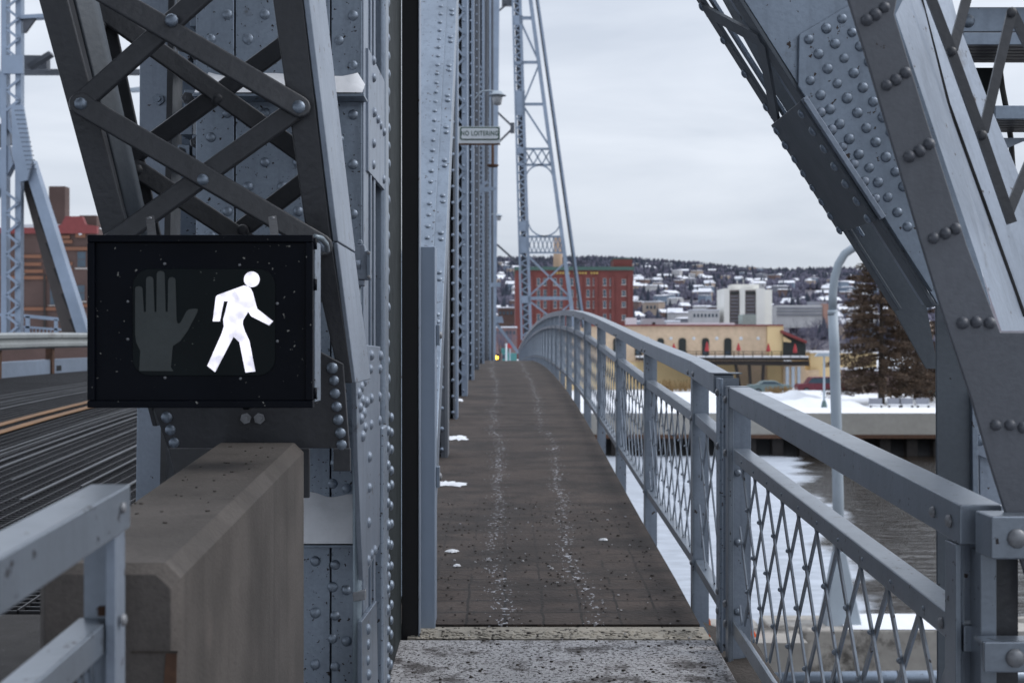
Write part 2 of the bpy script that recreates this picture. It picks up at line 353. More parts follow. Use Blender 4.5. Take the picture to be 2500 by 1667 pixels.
STRIP = mat('tactile_strip', (.36, .33, .28), .9, .2, 10, .2, 80, chips=(.03, .025, .02), chip_amt=.14, chip_scale=30, bump=.5, bs=60)

def water_mat():
    m = bpy.data.materials.new('canal_water'); m.use_nodes = True; t = m.node_tree; N = t.nodes; L = t.links; b = N['Principled BSDF']
    co = N.new('ShaderNodeTexCoord'); sep = N.new('ShaderNodeSeparateXYZ'); L.new(co.outputs['Object'], sep.inputs[0])
    n1 = N.new('ShaderNodeTexNoise'); n1.inputs['Scale'].default_value = .22; n1.inputs['Detail'].default_value = 5; L.new(co.outputs['Object'], n1.inputs[0])
    a = N.new('ShaderNodeMath'); a.operation = 'MULTIPLY_ADD'; L.new(sep.outputs['Y'], a.inputs[0]); a.inputs[1].default_value = -.165; a.inputs[2].default_value = -3.6
    s = N.new('ShaderNodeMath'); s.operation = 'ADD'; L.new(sep.outputs['X'], s.inputs[0]); L.new(a.outputs[0], s.inputs[1])
    s2 = N.new('ShaderNodeMath'); s2.operation = 'MULTIPLY_ADD'; L.new(n1.outputs[0], s2.inputs[0]); s2.inputs[1].default_value = 7; L.new(s.outputs[0], s2.inputs[2])
    r = N.new('ShaderNodeMapRange'); r.inputs['From Min'].default_value = 3.2; r.inputs['From Max'].default_value = 4.2; L.new(s2.outputs[0], r.inputs['Value'])
    mp = N.new('ShaderNodeMapping'); mp.inputs['Scale'].default_value = (.55, 1.6, 1); L.new(co.outputs['Object'], mp.inputs[0])
    n2 = N.new('ShaderNodeTexNoise'); n2.inputs['Scale'].default_value = 1.0; n2.inputs['Detail'].default_value = 5; n2.inputs['Distortion'].default_value = 1.2; L.new(mp.outputs[0], n2.inputs[0])
    x = N.new('ShaderNodeMix'); x.data_type = 'RGBA'; L.new(r.outputs[0], x.inputs['Factor'])
    A = [q for q in x.inputs if q.name == 'A' and q.type == 'RGBA'][0]; B = [q for q in x.inputs if q.name == 'B' and q.type == 'RGBA'][0]
    B.default_value = (.020, .015, .011, 1); b.inputs['Specular IOR Level'].default_value = .22  # dark base paints the tree's reflection into the water colour
    ic = N.new('ShaderNodeMix'); ic.data_type = 'RGBA'; r3 = N.new('ShaderNodeMapRange'); r3.inputs['From Min'].default_value = .38; r3.inputs['From Max'].default_value = .6; L.new(n2.outputs[0], r3.inputs['Value'])
    L.new(r3.outputs[0], ic.inputs['Factor']); [q for q in ic.inputs if q.name == 'A' and q.type == 'RGBA'][0].default_value = (.38, .42, .48, 1); [q for q in ic.inputs if q.name == 'B' and q.type == 'RGBA'][0].default_value = (.50, .545, .62, 1)
    L.new([q for q in ic.outputs if q.type == 'RGBA'][0], A); L.new([q for q in x.outputs if q.type == 'RGBA'][0], b.inputs['Base Color'])
    rr = N.new('ShaderNodeMapRange'); rr.inputs['To Min'].default_value = .45; rr.inputs['To Max'].default_value = .06; L.new(r.outputs[0], rr.inputs['Value']); L.new(rr.outputs[0], b.inputs['Roughness'])
    bp = N.new('ShaderNodeBump'); bp.inputs['Distance'].default_value = .22; L.new(n2.outputs[0], bp.inputs['Height']); 
    r4 = N.new('ShaderNodeMapRange'); r4.inputs['To Min'].default_value = .12; r4.inputs['To Max'].default_value = .8; L.new(r.outputs[0], r4.inputs['Value']); L.new(r4.outputs[0], bp.inputs['Strength'])
    L.new(bp.outputs[0], b.inputs['Normal']); return m
struct(MB().add([(-400,-60,0),(400,-60,0),(400,101,0),(-400,101,0)], [(0,1,2,3)]).build('canal_water', water_mat()), 'ship canal with pale slush ice and a dark tree reflection painted in')
GZ = CZ-4.9
g = MB()
NX, NY = 50, 40
for j in range(NY+1):
    for i in range(NX+1):
        x = -600+1500*i/NX; d = 101+ (j/NY)**2*900
        bank = 0.9*max(0, noise.noise(Vector((x*.08, d*.06, 0))))*(1 if 108 < d < 160 else 0)
        g.v.append((x, d, GZ+bank+.0))
for j in range(NY):
    for i in range(NX): g.f.append((j*(NX+1)+i, j*(NX+1)+i+1, (j+1)*(NX+1)+i+1, (j+1)*(NX+1)+i)); g.m.append(0)
struct(g.build('snow_ground', SNOWG, smooth=True), 'snow covered waterfront ground across the canal')
struct(MB().add([(-9000,900,GZ-.6),(9000,900,GZ-.6),(9000,9000,GZ-.6),(-9000,9000,GZ-.6)], [(0,1,2,3)]).build('far_ground', HILLM))

def ribbon(mb, x0, x1, d0, d1, off, th, n, mi=0):
    ds = [d0+(d1-d0)*i/n for i in range(n+1)]
    vs = []
    for d in ds:
        z = prof(d)+off; vs += [(x0,d,z),(x1,d,z),(x1,d,z-th),(x0,d,z-th)]
    fs = [(3,2,1,0), tuple(4*n+i for i in range(4))]
    for i in range(n):
        for k in range(4): fs.append((4*i+k, 4*i+(k+1)%4, 4*i+4+(k+1)%4, 4*i+4+k))
    return mb.add(vs, fs, mi)
walk = ribbon(MB(), -.95, .845, 6.17, 118, 0, .16, 130).build('walkway', DECK); struct(walk, 'humped bridge walkway with gritty brown surface and salt trails')
gir = ribbon(MB(), -.9, -.6, 6.3, 118, -.165, .5, 40); ribbon(gir, .55, .75, 6.3, 118, -.165, .4, 40); gir.build('deck_girder', STEEL_D, walk)
slab = ribbon(MB(), -.48, .87, .3, 5.93, .0, .3, 10).build('walkway_slab', SLAB, bevel=.008); struct(slab, 'salt whitened concrete slab at the start of the walkway')
sp = MB(); zz = CZ-1.236
sp.hexa([(-.41,6.13,zz-.2),(-.41,5.97,zz-.2),(.86,5.94,zz-.2),(.86,6.12,zz-.2)][::-1], [(-.41,6.165,zz+.012),(-.41,5.97,zz+.004),(.86,5.94,zz+.004),(.86,6.165,zz+.012)][::-1])
strip = sp.build('tactile_strip', STRIP); struct(strip, 'tan strip with worn bumps between slab and walkway')
bm_ = MB()
for i in range(330):
    x = random.uniform(-.39, .84); y = random.uniform(5.955, 6.09); r = random.uniform(.006, .016)
    bm_.lathe((x, y, zz+.003+(y-5.95)*.04), [(r,0),(r*.8,.003),(r*.3,.005)], 6)
b_ = bm_.build('strip_bumps', STRIP, strip, smooth=True); b_['kind'] = 'stuff'
snowp = MB()
for (x, d, rx, ry) in ((-.44,13.2,.12,.22),(-.42,10.3,.14,.16),(-.285,7.75,.04,.035),(-.25,7.35,.025,.02),(-.6,17.5,.14,.3),(.56,8.1,.03,.015),(-.8,26,.2,.5)):
    k = 22; z = prof(d)+.002; sl = (prof(d+.2)-prof(d-.2))/.4
    rim = []; ctr = Vector((x, d, z+.012))
    for i in range(k):
        a = 2*math.pi*i/k; q = random.uniform(.35, 1.15); rim.append(Vector((x+rx*q*math.cos(a), d+ry*q*math.sin(a), z+sl*ry*q*math.sin(a)+.002)))
    mid = [ctr+(p-ctr)*.6+Vector((0,0,.006)) for p in rim]
    snowp.add(rim+mid+[ctr], [(i,(i+1)%k,k+(i+1)%k,k+i) for i in range(k)]+[(k+i,k+(i+1)%k,2*k) for i in range(k)])
sn = snowp.build('snow_patches', SNOW, smooth=True); tag(sn, 'small trodden snow patches lying on the brown walkway', 'snow', kind='stuff')
dirt = MB()
n = 16
for i in range(n+1):
    for j in range(7):
        d = .8+ 5.5*i/n; x = .875+.05*j/1.6; dirt.v.append((x, d, prof(min(d,6.2))-.03+.03*noise.noise(Vector((x*18,d*9,0)))))
for i in range(n):
    for j in range(6): dirt.f.append((i*7+j, i*7+j+1, i*7+8+j, i*7+7+j)); dirt.m.append(0)
struct(dirt.build('gravel_ledge', DIRT, smooth=True), 'dark gritty ledge beside the slab under the railing')
struct(MB().box(.872, 1.075, .8, 6.25, CZ-1.9, CZ-1.46).build('ledge_kerb', CONC), 'concrete edge carrying the railing beside the slab')
# loose grit crumbs on slab and walkway
cr_ = MB()
for i in range(620):
    d = random.uniform(5.1, 9.5) if i < 700 else random.uniform(9, 16); x = random.uniform(-.42, .8)
    r = random.uniform(.003, .009)*(1.5 if random.random() < .08 else 1); z = prof(d)+(.001 if d > 6.17 or d < 5.93 else .006)
    cr_.lathe((x, d, z), [(r, 0), (r*.7, r*.6)], 5, mi=0 if random.random() < .8 else 1)
tag(cr_.build('loose_grit', [DIRT, SLAB]), 'loose dark grit and salt crumbs scattered over slab and walkway', 'grit', kind='stuff')

# roadway: asphalt end, open steel grating, centre line
struct(ribbon(MB(), -12, -1.25, -4, 6.9, -.14, .25, 14).build('asphalt_road', ASPH), 'dark asphalt before the steel grating')
struct(ribbon(MB(), -.855, -.48, -2, 5.9, -.06, .3, 14).build('curb_strip', ASPH))
road = ribbon(MB(), -9.6, -1.3, 6.9, 110, -.42, .1, 60).build('under_road_shade', UNDER); struct(road, 'sheet painted dark as the shade below the open grating roadway')  # added dark sheet, stands in for the dim open space under the bars
gr = MB(); d = 6.95
while d < 62:
    z = prof(d)-.13; h = .05
    gr.box(-9.4, -1.32, d, d+.014+.012*(d > 25), z-h, z-.004); d += .085 if d < 25 else .17
x = -9.4
while x < -1.32:
    ribbon(gr, x, x+.009, 6.95, 62, -.128, .045, 40); x += .115
gg = gr.build('road_grating', GRATE); gg['kind'] = 'structure'; gg['label'] = 'open steel grid roadway of the lift bridge'
gb = MB()
for x in [-2.3,-2.55,-2.95,-3.3,-3.55,-3.95,-4.3,-4.45,-4.6,-4.7,-6.3,-6.5,-6.7,-7.0,-7.2]:
    a = random.uniform(7.5, 13) if x > -4 else 8; ribbon(gb, x, x+random.choice((.016,.022,.03)), a, random.uniform(40, 60), -.118, .012, 40)
o = gb.build('worn_bearing_bars', GRATEB, gg)
yl = MB(); ribbon(yl, -5.32, -5.20, 7, 62, -.114, .006, 40); ribbon(yl, -5.60, -5.48, 7, 62, -.1142, .006, 40)
yl.build('centre_line', YELL, gg, )
struct(ribbon(MB(), -1.3, -.96, 6.95, 100, -.1, .4, 50).build('truss_base_strip', STEEL_D), 'steel strip between roadway and truss')
struct(ribbon(MB(), -12.5, -9.62, 6.95, 110, -.3, .4, 50).build('far_walk', STEEL_D), 'far side strip of the bridge deck')

#PART2
# ------------------------------------------------------------------ left tower column behind the laced strut
TC = thing('tower_column', 'big riveted grey steel tower column with snowy shelf plates behind the laced strut', 'column', P(680, 1700, 4.4))
D0 = 4.35
for (xa, xb) in ((478, 571.5), (575, 805.5), (809, 884)):
    plate(MB(), [(xa, -260), (xb, -260), (xb, 1750), (xa, 1750)], D0, .03).build('face_plate', STEEL_S, TC, bevel=.003)
plate(MB(), [(478, -262), (884, -262), (884, 1752), (478, 1752)], D0+.032, .02).build('backing_plate', STEEL_D, TC)
def zig(xa, xb, y0, y1, st, ph=0):
    out = []; y = y0; k = ph
    while y < y1: out.append((xa if k % 2 == 0 else xb, y)); y += st; k += 1
    return out
rv = zig(828, 862, -22, 830, 60.5) + zig(818, 846, 1130, 1700, 62) + zig(555, 515, 36, 1000, 60) + zig(647, 606, 36, 1000, 60) + zig(690, 728, 36, 1000, 60, 1) + zig(770, 812, 1180, 1690, 63, 1)
rivets(TC, [P(x, y, D0) for x, y in rv], (0,-1,0), .0165, STEEL_S)
# shelf plates with snow
for (xa, xb, y, hs) in ((470, 889, 229, 62), (700, 880, 1330, 112)):
    s_ = plate(MB(), [(xa, y), (xb, y), (xb, y+7), (xa, y+7)], D0-.10, .105).build('shelf_plate', STEEL, TC, bevel=.002)
    sm = MB(); nx, ny = 22, 6
    za = P(0, y, D0-.10).z; x0 = P(xa+4, y, D0-.10).x; x1 = P(xb-4, y, D0-.1).x; hh = 1.35*hs*(D0-.1)/F
    for j in range(ny+1):
        for i in range(nx+1):
            u = i/nx; v = j/ny; X = x0+(x1-x0)*u; n_ = noise.noise(Vector((X*9, y, v*2)))
            sm.v.append((X, D0-.098+.096*v, za+.004+hh*(v**.7)*(.72+.25*n_)*(1 if .02 < u < .98 else .5)))
    for j in range(ny):
        for i in range(nx): sm.f.append((j*(nx+1)+i, j*(nx+1)+i+1, (j+1)*(nx+1)+i+1, (j+1)*(nx+1)+i)); sm.m.append(0)
    sm.build('snow_cap', SNOW, s_, smooth=True)
# left flange plate, stub and bolted splice
plate(MB(), [(342, -200), (428, -200), (424, 700), (416, 990), (402, 1230), (331, 1230), (338, 700)], 4.75, .03).build('flange_plate', STEEL_L, TC, bevel=.004)
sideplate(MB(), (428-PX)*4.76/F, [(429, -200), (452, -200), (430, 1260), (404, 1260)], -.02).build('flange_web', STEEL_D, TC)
plate(MB(), [(425, -200), (482, -200), (482, 1300), (405, 1300)], 4.98, .02).build('splice_web', STEEL_S, TC)
for x, y, s in ((441, 114, 1), (479, 138, .9), (456, 241, 1.1), (476, 349, 1), (440, 372, .9), (481, 392, .9), (470, 30, 1), (447, 300, .9)):
    b = MB(); c = P(x, y, 4.55); b.box(c.x-.02, c.x+.02, 4.60, 4.97, c.z-.035*s, c.z+.035*s); b.build('splice_lug', STEEL, TC, bevel=.003)
    hexbolts(TC, [P(x, y, 4.598)], (.5,-1,0), .018*s, BOLT)
hexbolts(TC, [P(388, 244, 4.748)], (0,-1,0), .02, STEEL)
# right side of the column
SX = -.432
def colstrip(X0, X1, d0, d1, name, m, bev=.003, z0=-1.6, z1=2.6):
    return MB().box(X0, X1, d0, d1, CZ+z0, CZ+z1).build(name, m, TC, bevel=bev)
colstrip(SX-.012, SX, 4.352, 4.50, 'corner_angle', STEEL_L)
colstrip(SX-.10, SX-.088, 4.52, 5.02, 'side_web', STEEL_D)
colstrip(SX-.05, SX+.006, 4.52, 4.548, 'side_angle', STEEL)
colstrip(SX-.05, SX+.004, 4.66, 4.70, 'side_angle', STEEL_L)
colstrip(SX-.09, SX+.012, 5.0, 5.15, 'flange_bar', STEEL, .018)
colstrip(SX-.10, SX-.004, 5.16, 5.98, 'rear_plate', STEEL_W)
z = CZ-1.25; q = []
while z < CZ+1.4: q.append((SX-.004, 5.24, z)); z += .066
rivets(TC, q, (1,0,0), .021, STEEL)
z = CZ-1.25; q = []
while z < CZ-.28: q += [(SX+.012, 5.08, z), (SX-.004, 5.42, z+.03)]; z += .052+.03*random.random()
rivets(TC, q, (1,0,0), .019, STEEL)
# gusset plates on the side
GX = -.424
sg = sideplate(MB(), GX, [(900, 118), (940, 200), (940, 465), (900, 418)], -.012).build('side_gusset', STEEL_L, TC, bevel=.002)
rivets(TC, [SP(GX, x, y) for x, y in ((911,148),(911,190),(912,275),(921,291),(929,306),(936,322),(911,350),(911,402),(936,438))], (1,0,0), .0165, STEEL_L)
sideplate(MB(), GX+.014, [(868, 838), (929, 846), (927, 1328), (918, 1352), (887, 1416), (874, 1120)], -.014).build('side_gusset', STEEL_L, TC, bevel=.003)
rivets(TC, [SP(GX+.014, x, y) for x, y in ((880,868),(905,867),(927,868),(883,903),(903,901),(926,900),(889,930),(882,944),(875,960),(884,977),(893,981),(905,972),(926,968),(878,994),(887,1008),(880,1022),(905,1036),(926,1026),(890,1043),(884,1064),(900,1115),(900,1190),(899,1275),(899,1367),(907,1352),(914,1342))], (1,0,0), .0165, STEEL_L)
sideplate(MB(), GX+.006, [(884, 1516), (920, 1466), (924, 1750), (884, 1750)], -.014).build('side_gusset', STEEL, TC, bevel=.003)
rivets(TC, [SP(GX+.006, x, y) for x, y in ((897,1535),(898,1572),(897,1611),(898,1646))], (1,0,0), .0165, STEEL)
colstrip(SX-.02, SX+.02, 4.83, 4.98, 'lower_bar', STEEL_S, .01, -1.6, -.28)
# black guide channel and the end post beside the walkway
GC = thing('guide_channel', 'tall black guide channel running up beside the tower column', 'channel', (-.4, 6.02, CZ-1.3))
MB().box(-.436, -.3655, 6.0, 6.05, CZ-1.3, CZ+2.9).build('channel_face', BLACK, GC, bevel=.004)
MB().box(-.3645, -.3605, 5.985, 6.1, CZ-1.3, CZ+2.9).build('channel_lip', STEEL_L, GC)
EP = thing('end_post', 'plain light grey steel post standing at the slab edge by the black channel', 'post', (-.34, 6.2, prof(6.2)))
z0 = CZ-1.235; z1 = P(0, 604, 6.2).z
MB().box(-.384, -.3015, 6.14, 6.30, z0, z1).build('post_body', STEEL_F, EP, bevel=.004)
for yy in (818, 1165):
    c = P(0, yy, 6.2).z
    MB().box(-.3005, -.286, 6.20, 6.27, c-.045, c+.045).build('clip_plate', STEEL, EP, bevel=.002)
    rivets(EP, [(-.286, 6.235, c)], (1,0,0), .018, BOLT, 'clip_bolt')
MB().box(-.392, -.3845, 6.18, 6.22, P(0,800,6.2).z-.05, P(0,800,6.2).z+.05).build('clip_plate', STEEL_D, EP)

# conduit pipe with junction body
CP = thing('conduit_pipe', 'galvanised conduit with painted junction fitting on the tower column', 'pipe', P(880, 1660, 4.2))
X = (878-PX)*4.22/F
MB().cyl((X-.01,4.22,P(0,838,4.22).z), (X-.01,4.22,P(0,690,4.22).z), .0135, None, 14).build('upper_pipe', GALV, CP, smooth=True)
X2 = (872-PX)*4.22/F
MB().cyl((X2,4.22,CZ-1.35), (X2,4.22,P(0,1120,4.22).z), .0135, None, 14).build('lower_pipe', GALV, CP, smooth=True)
b = MB(); plate(b, [(862, 655), (866, 605), (872, 597), (890, 597), (893, 612), (900, 612), (900, 683), (862, 683)], 4.2, .05); plate(b, [(868, 683), (889, 683), (889, 698), (868, 698)], 4.2, .04); plate(b, [(873, 585), (884, 585), (884, 597), (873, 597)], 4.21, .02)
b.build('junction_body', STEEL_L, CP, bevel=.004)
plate(MB(), [(896, 611), (904, 614), (904, 681), (896, 683)], 4.185, .05).build('junction_cover', STEEL, CP, bevel=.002)
MB().cyl(P(848, 644, 4.22), P(882, 646, 4.2), .014, None, 12).build('side_stub', STEEL_L, CP, smooth=True)
rivets(CP, [P(900, 618, 4.184), P(900, 676, 4.184)], (0,-1,0), .006, BOLT, 'cover_screw')
plate(MB(), [(860, 1448), (892, 1440), (892, 1464), (862, 1468)], 4.19, .03).build('pipe_clip', BOLT, CP, bevel=.003)

# ------------------------------------------------------------------ laced strut carrying the signal
def SD(y): return 3.24+.00019*y          # front plane leans towards the viewer at the top
def SB(y): return SD(y)+.38
LS = thing('laced_strut', 'dark leaning steel strut of two channels cross laced with riveted flat bars', 'strut', P(600, 1100, 3.5))
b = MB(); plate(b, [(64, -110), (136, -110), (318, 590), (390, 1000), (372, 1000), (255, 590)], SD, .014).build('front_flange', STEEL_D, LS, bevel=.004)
# webs: quads swept back
def webpiece(xt, yt, xb, yb, th, name, m):
    a0, a1 = P(xt, yt, SD(yt)+.001), P(xb, yb, SD(yb)+.001); e = Vector((0,.38,0)); t = Vector((th,0,0))
    return MB().hexa([a0, a0+t, a0+t+e, a0+e], [a1, a1+t, a1+t+e, a1+e]).build(name, m, LS, bevel=.003)
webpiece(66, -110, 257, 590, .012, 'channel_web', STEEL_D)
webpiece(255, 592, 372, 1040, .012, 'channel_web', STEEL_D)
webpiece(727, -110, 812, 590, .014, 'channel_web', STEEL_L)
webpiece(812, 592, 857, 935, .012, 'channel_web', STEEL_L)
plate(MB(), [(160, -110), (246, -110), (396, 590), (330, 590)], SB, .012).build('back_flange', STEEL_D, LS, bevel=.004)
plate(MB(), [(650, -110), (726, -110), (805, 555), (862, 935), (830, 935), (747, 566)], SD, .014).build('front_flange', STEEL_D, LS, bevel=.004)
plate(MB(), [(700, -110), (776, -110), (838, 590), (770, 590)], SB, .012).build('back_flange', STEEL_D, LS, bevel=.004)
# inner fillet of the left channel
fa, fb = P(150, -110, SD(-110)+.10), P(324, 590, SD(590)+.10)
MB().hexa([fa, fa+Vector((.045,.05,0)), fa+Vector((.045,.09,0)), fa+Vector((-.01,.06,0))], [fb, fb+Vector((.03,.05,0)), fb+Vector((.03,.09,0)), fb+Vector((-.01,.06,0))]).build('inner_fillet', STEEL_B, LS, bevel=.012)
def lac(x0, y0, x1, y1, dep, w, off):
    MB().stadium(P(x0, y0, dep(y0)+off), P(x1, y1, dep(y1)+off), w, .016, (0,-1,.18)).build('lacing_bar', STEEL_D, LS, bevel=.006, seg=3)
lac(200, -50, 731, 262, SD, .052, -.024)
lac(196, 254, 560, -70, SD, .050, -.010)
lac(196, 254, 786, 600, SD, .052, -.024)
lac(731, 262, 250, 608, SD, .050, -.010)
lac(240, 20, 740, 378, SB, .050, -.012)
lac(760, 62, 300, 400, SB, .050, .004)
lac(335, 414, 800, 720, SB, .050, -.012)
lac(800, 400, 420, 690, SB, .050, .004)
lac(240, 20, 420, -110, SB, .050, .004)
rivets(LS, [P(x, y, SD(y)-.0305) for x, y in ((419,50),(197,254),(729,262),(495,440),(786,600))], (0,-1,0), .0158, STEEL)
rivets(LS, [P(x, y, SB(y)-.019) for x, y in ((245,60),(530,243),(333,415),(593,562))], (0,-1,0), .017, STEEL_D)
gd = lambda y: SD(y)-.018
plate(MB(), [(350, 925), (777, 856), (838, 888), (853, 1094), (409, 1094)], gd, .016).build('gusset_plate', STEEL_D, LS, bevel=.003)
rivets(LS, [P(x, y, gd(y)-.0) for x, y in ((811,898),(816,928),(818,960),(822,992),(826,1024),(831,1056),(834,1085),(407,1018),(416,1049),(425,1080))], (0,-1,0), .0138, STEEL)
hexbolts(LS, [P(x, 1021, gd(1021)) for x in (601, 634)], (0,-1,0), .0135, BOLT)
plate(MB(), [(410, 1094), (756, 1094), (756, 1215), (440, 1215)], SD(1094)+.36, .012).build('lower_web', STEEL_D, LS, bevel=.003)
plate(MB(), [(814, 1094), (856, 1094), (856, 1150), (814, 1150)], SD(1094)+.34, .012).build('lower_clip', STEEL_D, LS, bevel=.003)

# ------------------------------------------------------------------ pedestrian signal
SGD = 2.95
SG = thing('pedestrian_signal', 'black pedestrian signal box showing a lit white walking figure', 'signal', P(480, 992, SGD))
c0 = P(216, 992, SGD); c1 = P(760, 577, SGD)
MB().box(c0.x, c1.x, SGD+.028, SGD+.125, c0.z, c1.z).build('housing', HOUS, SG, bevel=.006)
MB().box(c1.x+.0005, c1.x+.004, SGD+.032, SGD+.12, c0.z+.008, c1.z-.008).build('side_panel', STEEL_S, SG, bevel=.001)
fr = MB(); w = .012
for a in ((c0.x-.003, c1.x+.003, c1.z-w, c1.z+.003), (c0.x-.003, c1.x+.003, c0.z-.003, c0.z+w)): fr.box(a[0], a[1], SGD, SGD+.027, a[2], a[3])
for a in ((c0.x-.003, c0.x+w), (c1.x-w, c1.x+.003)): fr.box(a[0], a[1], SGD, SGD+.027, c0.z+w+.0005, c1.z-w-.0005)
fr.build('door_frame', HOUS, SG, bevel=.002)
fp = MB().box(c0.x+w+.0005, c1.x-w-.0005, SGD+.010, SGD+.027, c0.z+w+.001, c1.z-w-.001).build('face_panel', HOUS, SG)
def z3(x, y): return (x*.3827, 550+y*.3827)
def rrect(x0, y0, x1, y1, r, k=6):
    out = []
    for cx, cy, a0 in ((x1-r, y0+r, -90), (x1-r, y1-r, 0), (x0+r, y1-r, 90), (x0+r, y0+r, 180)):
        for i in range(k+1): a = R(a0+90*i/k); out.append((cx+r*math.cos(a), cy+r*math.sin(a)))
    return out
plate(MB(), rrect(324, 656, 672, 917, 42), SGD+.0075, .002).build('lens_plate', LENS, SG, bevel=.001)
hand = [(888,928),(895,800),(868,745),(862,690),(862,402),(868,393),(885,388),(902,393),(908,402),(918,553),(931,553),(932,345),(938,332),(955,325),(972,332),(978,345),(986,552),(998,552),(1000,310),(1008,296),(1025,290),(1042,296),(1050,310),(1057,552),(1070,552),(1073,350),(1080,336),(1097,330),(1113,336),(1119,350),(1126,600),(1130,622),(1143,628),(1155,615),(1190,548),(1205,536),(1240,531),(1262,535),(1258,556),(1200,668),(1150,738),(1102,770),(1090,905),(1105,930)]
plate(MB(), [z3(*p) for p in hand], SGD+.006, .001).build('hand_symbol', HANDM, SG)
man = [(1556,384),(1580,388),(1600,404),(1613,430),(1640,532),(1742,612),(1716,638),(1602,580),(1583,550),(1550,606),(1548,632),(1562,676),(1590,735),(1629,932),(1566,938),(1527,745),(1490,710),(1475,738),(1372,936),(1322,896),(1412,695),(1428,645),(1424,600),(1454,484),(1428,484),(1402,612),(1357,612),(1377,458),(1386,446),(1402,440)]
plate(MB(), [z3(*p) for p in man], SGD+.006, .001).build('walking_symbol', WALKM, SG)
plate(MB(), [z3(1606+50*math.cos(2*math.pi*i/24), 345+50*math.sin(2*math.pi*i/24)) for i in range(24)], SGD+.006, .001).build('walking_symbol_head', WALKM, SG)
for y in (595, 695, 960):
    c = P(762, y, SGD+.02); MB().cyl((c1.x+.0045, SGD+.02, c.z-.012), (c1.x+.0045, SGD+.02, c.z+.012), .005, None, 8).build('hinge', HOUS, SG, smooth=True)
rivets(SG, [P(x, y, SGD+.010) for x, y in ((312, 736), (312, 828), (402, 644), (585, 647), (677, 741), (677, 833), (403, 922), (587, 924))], (0,-1,0), .0032, BOLT, 'face_screw')
for x in (366, 665):
    a, bb = P(x, 530, 3.18), P(x+6, 580, SGD+.10)
    MB().bar(a, bb, .018, .004, (0,-1,.5)).build('mounting_strap', STEEL_D, SG); rivets(SG, [P(x, 535, 3.165)], (0,-1,0), .006, BOLT, 'strap_bolt')
MB().box(c0.x+.12, c1.x-.12, SGD+.126, SGD+.30, c0.z+.05, c0.z+.12).build('mounting_bracket', STEEL_D, SG, bevel=.003)
k_ = MB(); pts = [P(768, 578, SGD+.10), P(785, 582, SGD+.14), P(797, 597, SGD+.2), P(799, 612, SGD+.28)]
k_.tube(pts, .006, 8).build('conduit_loop', GALV, SG, smooth=True)
plate(MB(), [(590,992),(612,992),(607,1000),(595,1000)], SGD+.05, .03).build('drain_plug', HOUS, SG)

# ------------------------------------------------------------------ concrete parapet
pw = MB()
def psec(d, zt):
    xl, xr = -.856, -.597; c = .028
    return [(xl, d, CZ-2.1), (xl, d, zt-.012), (xl+.012, d, zt), (xr-c, d, zt), (xr, d, zt-c), (xr, d, CZ-2.1)]
s1 = psec(2.62, CZ-.402); s2 = psec(4.22, CZ-.292); s0 = [(x, 2.60, z-(.018 if i in (1,2,3,4) else 0)) for i, (x, d, z) in enumerate(s1)]
s0 = [(x+(.014 if x < -.8 else -.014), y, z) for x, y, z in s0]
n = 6; pw.v = s0+s1+s2; pw.f = [tuple(range(5,-1,-1)), tuple(range(12,18))]+[(j*6+i, j*6+(i+1)%6, j*6+6+(i+1)%6, j*6+6+i) for j in (0,1) for i in range(6)]; pw.m = [0]*len(pw.f)
PWo = pw.build('concrete_parapet', CONC, bevel=.002); tag(PWo, 'thick brown grey concrete parapet with chamfered top beside the roadway', 'parapet')
S8 = .8
rs = plate(MB(), [(405, 1590), (432, 1590), (430, 1700), (398, 1700)], 2.598, .001).build('rust_stain', RUST, PWo)
plate(MB(), [(320, 1588), (434, 1588), (434, 1594), (320, 1594)], 2.597, .001).build('joint_line', DIRT, PWo)
de = MB()
for i in range(34):
    d = random.uniform(2.65, 4.15); x = random.uniform(-.845, -.63); z = CZ-.402+(d-2.62)/1.6*.11+.0005; r = random.uniform(.0012, .0045)*(1.8 if random.random() < .12 else 1)
    a_ = random.random()*6; de.bar((x, d, z+.001), (x+2.4*r*math.cos(a_), d+2.4*r*math.sin(a_), z+.001), r*1.1, .002, (0,0,1))
o = de.build('debris_flakes', DIRT, PWo); o['kind'] = 'stuff'

# ------------------------------------------------------------------ near handrail on the road side
NR = thing('road_side_handrail', 'blurred grey steel handrail end with rusty post beside the concrete parapet', 'handrail', (-.61, 2.2, CZ-1.35))
def nz_(d, z): return CZ+z-.05*(2.2-d)
def slopebox(x0, x1, d0, d1, z0, z1, sl=.05, ref=2.2):
    a = [(x0,d0,CZ+z0-sl*(ref-d0)),(x1,d0,CZ+z0-sl*(ref-d0)),(x1,d0,CZ+z1-sl*(ref-d0)),(x0,d0,CZ+z1-sl*(ref-d0))]
    c = [(x0,d1,CZ+z0-sl*(ref-d1)),(x1,d1,CZ+z0-sl*(ref-d1)),(x1,d1,CZ+z1-sl*(ref-d1)),(x0,d1,CZ+z1-sl*(ref-d1))]
    return MB().hexa(a, c)
slopebox(-.642, -.579, .7, 2.2, -.284, -.216).build('top_rail', STEEL_R, NR, bevel=.003)
slopebox(-.650, -.601, .7, 2.17, -.462, -.415).build('mid_rail', STEEL_R, NR, bevel=.003)
MB().box(-.641, -.6, 2.165, 2.175, CZ-1.9, CZ-.286).build('post_web', STEEL_R, NR)
MB().box(-.599, -.583, 2.13, 2.185, CZ-1.9, CZ-.286).build('post_flange', STEEL_L, NR, bevel=.002)
MB().box(-.618, -.602, 2.158, 2.1645, CZ-.412, CZ-.398).build('rust_patch', RUST, NR)
for y in (1239, 1512): rivets(NR, [(-.578, 2.15, CZ+(PY-y)*2.15/F)], (1,0,0), .010, BOLT)
